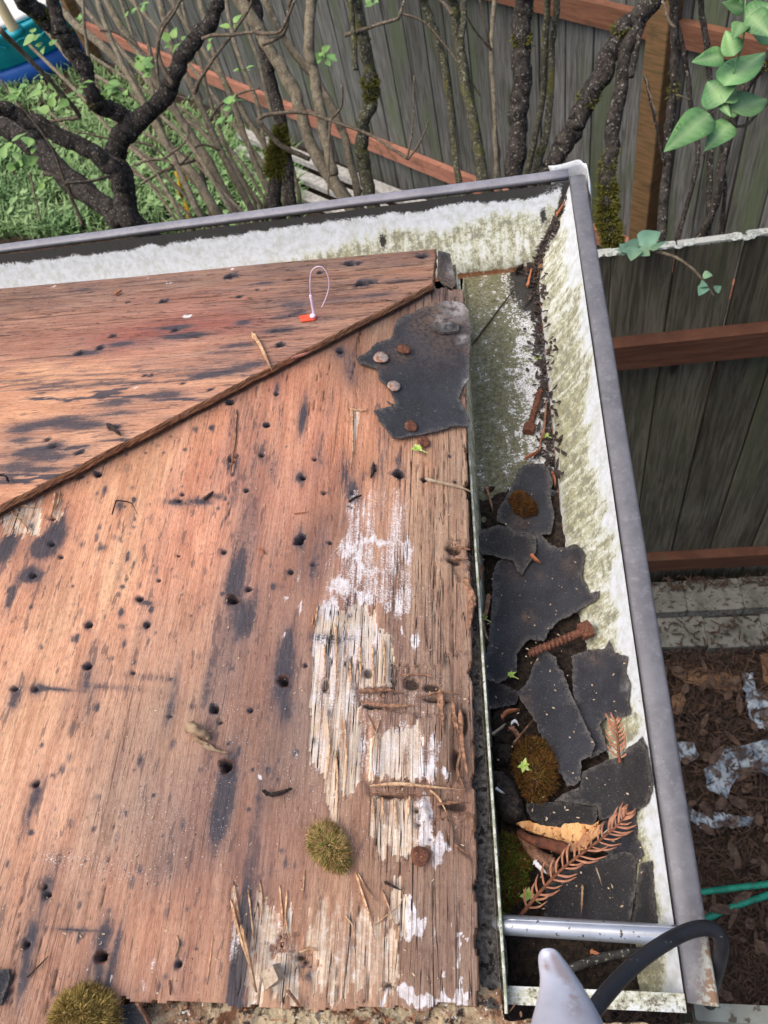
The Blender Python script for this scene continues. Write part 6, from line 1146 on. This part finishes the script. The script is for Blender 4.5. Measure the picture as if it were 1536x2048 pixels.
loose('bark_bit', [(770,1764),(785,1772),(806,1782)], 10, M_DBR, 'small dark bark curl right of the round straw moss tuft', 'bark', None, on_front, .0015, .003)
loose('bark_bit', [(408,1000),(418,992),(428,984)], 14, M_DBR, 'oval black bark chip on the bright upper part of the front sheet', 'bark', None, on_front, .001, .002)
loose('bark_bit', [(218,852),(232,862),(242,872)], 13, M_DBR, 'dark bark crumb near the lower left of the back sheet', 'bark', None, on_back, .002, .004)
loose('bent_nail', [(2,952),(10,952),(16,957),(18,966)], 5, M_DBR, 'bent rusty nail at the left edge of the back sheet', 'nail', None, on_back, .003, .003)
loose('bent_nail', [(225,1030),(232,1006),(236,1002),(262,1006),(270,1018),(276,1030)], 4, M_DBR, 'bent wire staple on the bright upper left of the front sheet', 'staple', None, on_front, .003, .0015)
loose('dry_petal', [(230,590),(238,585),(245,582)], 9, M_PETAL, 'curled orange petal near the back eave on the back sheet', 'petal', None, on_back, .002, .002)
loose('dry_petal', [(519,1097),(525,1102),(531,1110)], 7, M_PETAL, 'small orange petal on the middle of the front sheet', 'petal', None, on_front, .001, .002)
loose('dry_petal', [(1062,1110),(1070,1118),(1082,1128)], 14, M_PETAL, 'orange leaf bit on the notch between two black felt scraps', 'petal', None, gd, .014, .003)
loose('dry_petal', [(1050,918),(1062,912),(1078,904)], 11, M_PETAL, 'orange curled leaf above the topmost black felt scrap', 'petal', None, gd, .007, .004)
loose('dry_petal', [(1104,945),(1110,960),(1110,975)], 9, M_PETAL, 'long tan husk between the topmost felt scrap and the wall', 'petal', None, gd, .008, .003)
loose('dry_petal', [(1003,1438),(1015,1424),(1040,1420)], 16, M_PETAL, 'curled tan leaf left of the long felt slab', 'petal', None, gd, .011, .004)
loose('dry_petal', [(984,1470),(1000,1458),(1012,1448)], 9, M_STRAW, 'pale straw chip left of the brown moss cushion', 'chip', None, gd, .010, .003)
loose('dry_petal', [(1180,1902),(1195,1908),(1208,1914)], 16, M_PETAL, 'orange leaf in the gutter behind the spacer tube near the black cable', 'petal', None, gd, .010, .003)
loose('bark_bit', [(1086,880),(1090,840),(1094,800)], 11, M_SPLD, 'brown wood stick beside the lag bolt along the gutter wall', 'stick', None, gd, .006, .004)
loose('bark_bit', [(1078,905),(1084,870),(1092,840)], 8, M_SPLD, 'short brown stick touching the hex head of the upper bolt', 'stick', None, gd, .005, .003)
loose('bark_bit', [(972,975),(980,1000),(987,1028)], 11, M_SPLD, 'brown wood chip standing in the gutter left of the topmost felt scrap', 'chip', None, gd, .006, .005)
loose('bark_bit', [(958,1130),(952,1175),(945,1215)], 26, M_SPLD, 'split brown wood flake lodged between the eave and the gutter', 'wood flake', None, gd, .020, .004)
loose('bark_bit', [(978,1190),(974,1215),(970,1240)], 16, M_SPLD, 'flat brown chip against the left edge of the biggest felt scrap', 'chip', None, gd, .012, .003)
loose('bark_bit', [(964,1240),(970,1265),(978,1285)], 11, M_SPLD, 'brown chip beside the tiny green seedling in the gutter', 'chip', None, gd, .010, .003)
loose('bark_bit', [(1026,1490),(1046,1466),(1066,1442)], 8, M_SPLD, 'straight grey-brown stick above the brown moss cushion', 'stick', None, gd, .014, .004)
loose('bark_bit', [(1020,1455),(1035,1470),(1040,1490)], 22, M_SPLD, 'split grey bark plate left of the straight stick', 'bark', None, gd, .009, .004)
loose('bark_bit', [(1165,1770),(1164,1800),(1162,1830)], 8, M_SPL, 'upright tan sliver between two felt pieces below the brown twig', 'splinter', None, gd, .010, .003)
loose('bark_bit', [(1192,1735),(1198,1752),(1204,1772)], 5, M_STRAW, 'thin pale straw under the long brown twig', 'straw', None, gd, .014, .002)
loose('bark_bit', [(1202,1672),(1216,1660),(1230,1654)], 6, M_STRAW, 'pale grass blade beside the split end of the wood piece', 'straw', None, gd, .020, .002)
loose('twig_bit', [(945,690),(975,650),(1005,610),(1028,580)], 5, M_DBR, 'thin dark twig across the lichened floor of the right gutter', 'twig', None, gd, .003, .002)
loose('bark_bit', [(1030,545),(1055,530),(1075,545)], 30, M_DBR, 'clump of dark debris in the far corner of the right gutter', 'debris', None, gd, .004, .006)
loose('bark_bit', [(1078,520),(1100,470),(1120,430),(1138,392)], 14, M_DBR, 'ragged dark debris caught in the mitred gutter corner', 'debris', None, lambda u, v, up=0: Pz(u, v, np.interp(v, [390, 520], [-.556, -.615])), .0, .003)
loose('bark_bit', [(1112,432),(1122,418),(1130,405)], 9, M_PETAL, 'orange husk stuck in the gutter corner debris', 'petal', None, lambda u, v, up=0: Pz(u, v, np.interp(v, [390, 520], [-.552, -.609])), .0, .003)
loose('bark_bit', [(1055,575),(1062,545),(1068,520)], 10, M_PETAL, 'reddish bark strip in the far gutter corner', 'bark', None, gd, .008, .003)
loose('paint_chip', [(1022,1448),(1030,1442),(1038,1450)], 15, M_WCH, 'white paint chip above the straight stick in the gutter', 'paint chip', 'white paint chips', gd, .013, .002)
loose('paint_chip', [(992,1576),(1000,1582),(1010,1588)], 10, M_WCH, 'white chip on the dark lump left of the brown moss cushion', 'paint chip', 'white paint chips', gd, .016, .002)
loose('paint_chip', [(1068,1722),(1080,1735),(1094,1748)], 19, M_WCH, 'white chip on the brown forked stick above the long twig', 'paint chip', 'white paint chips', gd, .022, .002)
# soil lumps
def lump(px, fn, h, mat, label, seed, cat='soil lump'):
    lp = outline(px, 6, 3, seed); Q, Fc, dist = cdt(lp, 7, seed); B = np.array([fn(u, v) for u, v in Q]); mx = dist.max(); B[:, 2] += h * np.sqrt(np.clip(1 - (1 - dist / mx) ** 2, 0, 1)) * (.45 + 1.1 * fbm(B[:, 0] * 190, B[:, 1] * 190, seed, 4)); Fc = orient(B, Fc); V, Fc = thick(B, Fc, np.array([0, 0, -.0012])); return tag(mk('soil_lump', V, Fc, mat, smooth=False), label, cat)
lump([(982,1495),(1005,1488),(1030,1492),(1032,1520),(1015,1535),(990,1525)], Gc(.004), .012, M_DIRT, 'black soil lump left of the big brown moss cushion', 3)
lump([(982,1540),(1010,1545),(1035,1570),(1045,1600),(1052,1640),(1030,1650),(1005,1640),(990,1600)], Gc(.004), .012, speck('dark_root_mat', (74, 64, 58), (44, 38, 36), 300, .35, .65, (116, 84, 66), 500, .6, .68, bump=1.), 'dark crusted lump carrying a white chip below the black soil lump', 4)
# split wood piece and forked stick
M_ORW = speck('fresh_split_wood', (226, 178, 120), (190, 132, 80), 240, .35, .65, (120, 70, 42), 300, .56, .64, st=(1, .25, 1), bump=.9)
WPX = c2([(405,1000),(480,988),(560,1018),(680,1030),(705,1005),(780,1003),(870,1018),(915,990),(905,1020),(930,1012),(915,1040),(935,1060),(880,1100),(850,1130),(830,1175),(790,1165),(740,1175),(720,1130),(600,1090),(470,1050)])
scrap('split_wood', WPX, Gc(.016), 'orange freshly split wood piece with a frayed right end in the gutter', 'wood piece', None, .006, 2.2, M_ORW, 41, 9, .0016, .0010)
V, Fc = tube(spline([drape(1036,1664,.020), drape(1070,1682,.024), drape(1105,1690,.022), drape(1138,1700,.02)], 20), np.linspace(.0022, .0042, 20), 8, .4, 3); o = mk('bark_strip', V, Fc, speck('red_brown_bark', (112, 66, 44), (78, 46, 34), 200, .35, .65, (50, 34, 28), 300, .6, .68)); tag(o, 'red-brown bark strip along the lower edge of the split wood piece', 'bark')
V, Fc = tube(spline([drape(1036,1668,.012), drape(1058,1690,.014), drape(1080,1715,.016), drape(1108,1738,.012)], 18), np.linspace(.0018, .0065, 18), 9, .35, 5); o = mk('forked_stick', V, Fc, M_SPLD); tag(o, 'grey-brown stick widening toward a white chip above the long twig', 'stick')
# conifer sprigs
M_NEED = speck('dry_brown_needle', (176, 122, 94), (144, 96, 72), 90, .35, .65, (190, 136, 104), 300, .58, .66, rough=.6); M_NEEDS = speck('dry_twig_stem', (132, 84, 60), (104, 66, 48), 200, .4, .6)
def sprig(px, n, label, fn, lmin, lmax, seed, greenish=False, prof=None):
    P = spline([fn(u, v) for u, v in px], 60); root = empty('conifer_sprig', P[0], label, 'sprig', 'dry conifer sprigs'); V, Fc = tube(P, np.linspace(.0013, .0007, 60), 7, .25, seed); mk('stem', V, Fc, M_NEEDS, root); mb = MB(); r = np.random.RandomState(seed); T = np.gradient(P, axis=0)
    for i in range(n):
        f = .10 + .9 * i / n; k = int(f * 59); d = T[k] / np.linalg.norm(T[k]); s = np.cross(d, (0, 0, 1)); s /= np.linalg.norm(s)
        for sg in (-1, 1):
            l = (lmin + (lmax - lmin) * math.sin(math.pi * min(1, .12 + f * .86))) * (.75 + .4 * r.rand()); an = .75 + .35 * r.rand() - .25 * f; q = P[k]; mid = q + (d * math.cos(an) + s * sg * math.sin(an)) * l * .55 + np.array([0, 0, .0022 * r.rand() + .0012]); tip = mid + (d * math.cos(an - .5) + s * sg * math.sin(an - .5)) * l * .5 - np.array([0, 0, .0015 * r.rand()])
            C = spline([q, mid, tip], 8); w = .0014 * (.8 + .4 * r.rand()); NV = []
            for m_, c in enumerate(C):
                g = m_ / 7; wn = np.cross(d * math.cos(an) + s * sg * math.sin(an), (0, 0, 1)); wn /= np.linalg.norm(wn) + 1e-9; ww = w * (math.sin(math.pi * (.12 + .86 * g)) ** .6) * .5; NV += [c - wn * ww, c + np.array([0, 0, .0003]), c + wn * ww]
            mb.add(NV, [(a * 3 + b, a * 3 + b + 1, a * 3 + b + 4, a * 3 + b + 3) for a in range(7) for b in range(2)])
    mb.mk('needles', M_NEED, root); return root
sprig([(1032,1842),(1075,1790),(1120,1742),(1165,1706),(1210,1672),(1240,1645),(1256,1622)], 21, 'long dry brown conifer sprig lying diagonally across the gutter', Gc(.022), .007, .0155, 3)
sprig([(1240,1526),(1236,1490),(1234,1460),(1230,1436)], 9, 'short dry conifer sprig stuck between two felt scraps at the white wall', Gc(.016), .008, .013, 4)
# dead seed head on the sheet
M_SEED = speck('dry_seed_head', (172, 148, 118), (136, 112, 88), 150, .35, .65, (96, 76, 58), 300, .6, .68)
sd = empty('dry_seed_head', on_front(398, 1462, .002), 'dry tan seed head with a flat stalk on the front sheet', 'seed head'); V, Fc = tube(spline([on_front(u, v, z) for u, v, z in ((372,1450,.004),(384,1456,.006),(398,1464,.006),(412,1470,.004),(418,1478,.003))], 20), np.array([.002, .0042, .0058, .0062, .0060, .0062, .0058, .0060, .0058, .0052, .0050, .0046, .0044, .004, .0036, .0032, .003, .0028, .0026, .0024]) * .62, 10, .5, 4); mk('husk', V, Fc, M_SEED, sd)
V, Fc = sliver_geo([(388,1475),(412,1490),(440,1504),(462,1506)], .002, .0042, on_front, .002, 3); mk('stalk', V, Fc, M_SEED, sd, smooth=False)
# pale wood block
V, Fc = box(on_front(545, 1952, .006), (.0105, .0085, .007), frame(np.array([.8, .5, .35]))[0:3], .0008); o = mk('wood_block', V, Fc, speck('grey_block', (186, 168, 148), (158, 138, 118), 300, .35, .65, (110, 94, 80), 400, .6, .68), smooth=False); tag(o, 'little pale cut wood block at the bottom of the torn veneer', 'wood block')
# green buds and seedlings
def bud(u, v, fn, up, label, s=.0042, seed=1):
    c = fn(u, v, up); mb = MB(); r = np.random.RandomState(seed)
    for k in range(6): a = k * 1.05 + r.rand() * .4; d = np.array([math.cos(a), math.sin(a), .5 + .4 * r.rand()]); d /= np.linalg.norm(d); mb.add(*leaf_shape(c, c + d * s * (.7 + .6 * r.rand()), s * .7, (0, 0, 1), .4, .3, 5))
    mb.add(*tube([c + np.array([0, 0, .0008]), c + np.array([s * .9, -s * .6, .0005]), c + np.array([s * 1.6, -s * 1.0, .0004])], [.0006, .0005, .0004], 5)); o = mb.mk('green_bud', M_BUD); tag(o, label, 'bud', 'fallen green buds')
bud(836, 898, on_front, .003, 'yellow-green bud resting against the brown nail head below the felt patch', .0055, 1); bud(966, 1236, gd, .012, 'tiny green seedling beside the drip edge left of the biggest felt scrap', .0042, 2); bud(1048, 1532, gd, .024, 'yellow-green bud on the big brown moss cushion', .0048, 3); bud(1022, 1350, gd, .012, 'greenish flower bit on the felt below the lag bolt tip', .0036, 4); bud(1075, 715, gd, .004, 'green flower bit by the wall of the right gutter', .004, 5); bud(1092, 872, gd, .008, 'green bud beside the lag bolt head along the wall', .0036, 6); bud(1056, 1790, gd, .014, 'green bud on the lower moss cushion beside the long twig', .005, 7)
# fine litter in the gutter
pts = []; r_ = np.random.RandomState(25)
for k in range(210):
    u = 945 + r_.rand() * 370; v = 560 + r_.rand() ** .8 * 1260
    if u > 985 + (v - 560) * .28 + 60: continue
    q = drape(u, v, .002 if v < 930 else .012); pts.append(tuple(q))
slivers('gutter_litter', pts, .0019, .0009, M_STRAW, 26, .0004, 'scattered tiny brown husks and bark bits in the right gutter', 'litter')
pts = []
for k in range(300):
    v = 540 + r_.rand() ** 1.3 * 430; u = np.interp(v, [540, 970], [1075, 1112]) + r_.randn() * 12 - 8; pts.append(tuple(drape(u, v, .002)))
for k in range(160):
    f = r_.rand(); pts.append(tuple(Pz(1078 + 60 * f + r_.randn() * 6, 525 - 130 * f + r_.randn() * 6, np.interp(f, [0, 1], [-.612, -.556]))))
slivers('gutter_litter', pts, .008, .003, M_DBR, 27, .0008, 'dark leaf litter along the foot of the right gutter wall', 'litter')
pts = []
for k in range(330):
    u = r_.rand() * 930; v = 700 + r_.rand() * 1290; q = on_front(u, v, .0006)
    if q[1] > .56 + q[0] * 1.0: continue
    pts.append(tuple(q))
slivers('roof_litter', pts, .0020, .0006, M_STRAW, 28, .0003, 'scattered tiny pale wood crumbs on the front sheet', 'litter')

# price tag loop
M_TAGO = speck('orange_plastic_tag', (236, 96, 62), (220, 84, 54), 60, .4, .6, rough=.35, bump=.05); M_TAGC = speck('clear_white_plastic', (226, 206, 222), (206, 184, 206), 80, .4, .6, rough=.25, bump=.05)
tg = empty('plastic_tag', on_back(620, 636, .002), 'small orange tag with a white plastic loop standing on the back sheet', 'tag')
lp = outline([(597,632),(612,629),(630,628),(634,634),(628,640),(602,643)], 4, .4, 3); Q, Fc, dist = cdt(lp, 6, 2); V = np.array([on_back(u, v, .0018) for u, v in Q]); V, Fc = thick(V, orient(V, Fc), np.array([0, 0, -.0010])); mk('orange_flag', V, Fc, M_TAGO, tg, smooth=False)
cb = on_back(626, 633, .003); V, Fc = tube([cb, cb + np.array([0, 0, .0018])], [.0030, .0026], 14); mk('lock', V, Fc, M_TAGC, tg)
dcam = .845
def up_at(u, v, u0=628, v0=630): b = on_back(u0, v0, .003); r = ray(u, v); return r * ((b[1] + (v0 - v) * 0.00012) / r[1])
V, Fc = tube(spline([up_at(628, 630), up_at(624, 605), up_at(621, 590)], 10), .0014, 8); mk('shaft', V, Fc, M_TAGC, tg)
V, Fc = tube(spline([up_at(621, 592), up_at(620, 565), up_at(622, 545), up_at(630, 535), up_at(644, 534), up_at(655, 550), up_at(658, 572), up_at(652, 595), up_at(643, 615)], 40), .00048, 6); mk('loop', V, Fc, M_TAGC, tg)

# cables and the grey tool close to the lens
M_CABLE = speck('black_cable', (44, 45, 50), (34, 34, 38), 40, .4, .6, (110, 108, 106), 420, .68, .74, rough=.45, bump=.1); M_CABD = speck('dirty_cable', (62, 60, 58), (40, 39, 38), 160, .4, .6, (140, 136, 126), 500, .6, .66, rough=.8)
zc = lambda u, v, z: Pz(u, v, z)
P = spline([zc(1120,2130,-.452), zc(1195,2010,-.470), zc(1260,1938,-.490), zc(1318,1893,-.505), zc(1372,1864,-.517), zc(1412,1856,-.522), zc(1437,1868,-.526), zc(1443,1895,-.534), zc(1436,1930,-.550), zc(1425,1968,-.575), zc(1418,2000,-.61), zc(1440,2060,-.72), zc(1470,2140,-.9)], 90); V, Fc = tube(P, .0043, 14); o = mk('power_cable', V, Fc, M_CABLE); tag(o, 'thick black cable looping over the grey gutter lip behind the grey tool', 'cable')
P = spline([drape(1110,1950,.010), drape(1150,1934,.012), drape(1200,1916,.012), drape(1250,1906,.012), drape(1290,1902,.012), drape(1335,1892,.016)], 40); V, Fc = tube(P, .0026, 10, .15, 3); o = mk('power_cable', V, Fc, M_CABD); tag(o, 'thinner dirty cable lying in the gutter beyond the spacer tube', 'cable')
t = NT('grey_painted_tool'); o_ = t.obj(); c_ = t.mix(t.ss(t.noise(o_, 30, 4), .35, .65), lin((190, 193, 206)), lin((172, 176, 190))); k_ = t.math('MULTIPLY', t.attr('rust'), t.ss(t.noise(o_, 90, 5, .7), .40, .55)); c_ = t.mix(k_, c_, lin((132, 92, 70))); t.bump(t.noise(o_, 120, 4), .12, .001); M_TOOL = t.out(c_, .38, .15, .5)
rows = [(1896, 1088, 1106, -.400), (1900, 1080, 1114, -.402), (1912, 1075, 1124, -.403), (1932, 1076, 1140, -.402), (1955, 1080, 1155, -.400), (1980, 1077, 1172, -.397), (2010, 1070, 1190, -.393), (2050, 1058, 1212, -.387), (2110, 1045, 1240, -.378), (2200, 1030, 1275, -.366), (2330, 1040, 1290, -.352)]
V = []; rs = []; NS = 18
for (v, ul, ur, z) in rows:
    for j in range(NS):
        ph = 2 * math.pi * j / NS; cu = (ul + ur) / 2 - .5 * (ur - ul) * math.cos(ph); hh = (ur - ul) / 2 * .00017; zz = z + (max(0, math.sin(ph)) ** .8) * hh * 1.0 + min(0, math.sin(ph)) * hh * .55; q = Pz(cu, v, z); V.append((q[0], q[1], zz - hh * .5)); f = (cu - ul) / (ur - ul + 1e-6); rs.append(.95 * math.exp(-((f - .66) / .10) ** 2) * (1 if v > 1905 else .2) * sm(2060, 2000, v) + .8 * math.exp(-((cu - 1092) / 8) ** 2 - ((v - 1930) / 10) ** 2))
m = len(rows); Fc = [(i * NS + j, i * NS + (j + 1) % NS, (i + 1) * NS + (j + 1) % NS, (i + 1) * NS + j) for i in range(m - 1) for j in range(NS)] + [tuple(range(NS))[::-1], tuple(range((m - 1) * NS, m * NS))]
o = mk('hand_tool', V, Fc, M_TOOL, attrs=dict(rust=rs)); md = o.modifiers.new('smooth', 'SUBSURF'); md.levels = 2; md.render_levels = 2; tag(o, 'tapering grey metal tool tip with rust streaks at the bottom edge', 'tool')

# crumbly board below the near end of the sheet
t = NT('crumbly_board'); o_ = t.obj(); c_ = t.mix(t.ss(t.noise(o_, 26, 4), .40, .58), lin((138, 100, 76)), lin((198, 180, 148))); c_ = t.mix(t.ss(t.noise(o_, 150, 5), .52, .62), c_, lin((74, 58, 50))); c_ = t.mix(t.ss(t.noise(o_, 340, 4), .60, .66), c_, lin((222, 216, 204))); c_ = t.mix(t.ss(t.noise(o_, 60, 4), .56, .62), c_, lin((116, 82, 62))); t.bump(t.noise(o_, 260, 5), 1., .003); M_CRUM = t.out(c_, .95)
gx = np.linspace(-.66, .086, 300); gy = np.linspace(-.32, .012, 130); V = []
for y in gy:
    zz = FP[0] * np.minimum(gx, -.045) + FP[2] - .0145 + (fbm(gx * 90, np.full(300, y * 90), 3, 4) - .5) * .010 + (fbm(gx * 420, np.full(300, y * 420), 8, 2) - .5) * .003; V += [(x, min(y, -.0080 - .004 * vn(x * 200, 1.)) if x > -.036 else y, z) for x, z in zip(gx, zz)]
Fc = [(i * 300 + j, i * 300 + j + 1, (i + 1) * 300 + j + 1, (i + 1) * 300 + j) for i in range(129) for j in range(299)]; V, Fc = thick(V, orient(V, Fc), np.array([0, 0, -.02])); o = mk('roof_board', V, Fc, M_CRUM, smooth=False); tag(o, 'crumbling brown and cream board under the near end of the front sheet', 'board')
scrap('felt_scrap', [(-30,1940),(16,1938),(18,1958),(8,1985),(2,2010),(-30,2015)], lambda u, v: on_front(u, v, .004), 'black felt scrap cut by the left picture edge near the olive moss', 'felt scrap', None, .002, 1.2, seed=52, step=8)
scrap('felt_scrap', [(240,2012),(272,2006),(290,2030),(308,2060),(250,2062)], lambda u, v: on_front(u, v, -.003), 'dark felt scrap beside the olive moss cushion at the bottom edge', 'felt scrap', None, .002, 1.2, seed=53, step=8)
loose('wood_splinter', [(276,2004),(290,2028),(306,2060)], 10, M_SPLD, 'brown stick beside the dark felt scrap at the bottom edge', 'stick', None, on_front, .002, .003)
pts = []
for k in range(80): u = 230 + r_.rand() * 900; v = 2012 + r_.rand() * 60; pts.append(tuple(on_front(u, v, -.011)))
slivers('board_crumbs', pts, .0045, .0012, M_SPLD, 61, .0012, 'pale and brown wood crumbs along the bottom edge board', 'crumbs')
SC.render.film_transparent = False
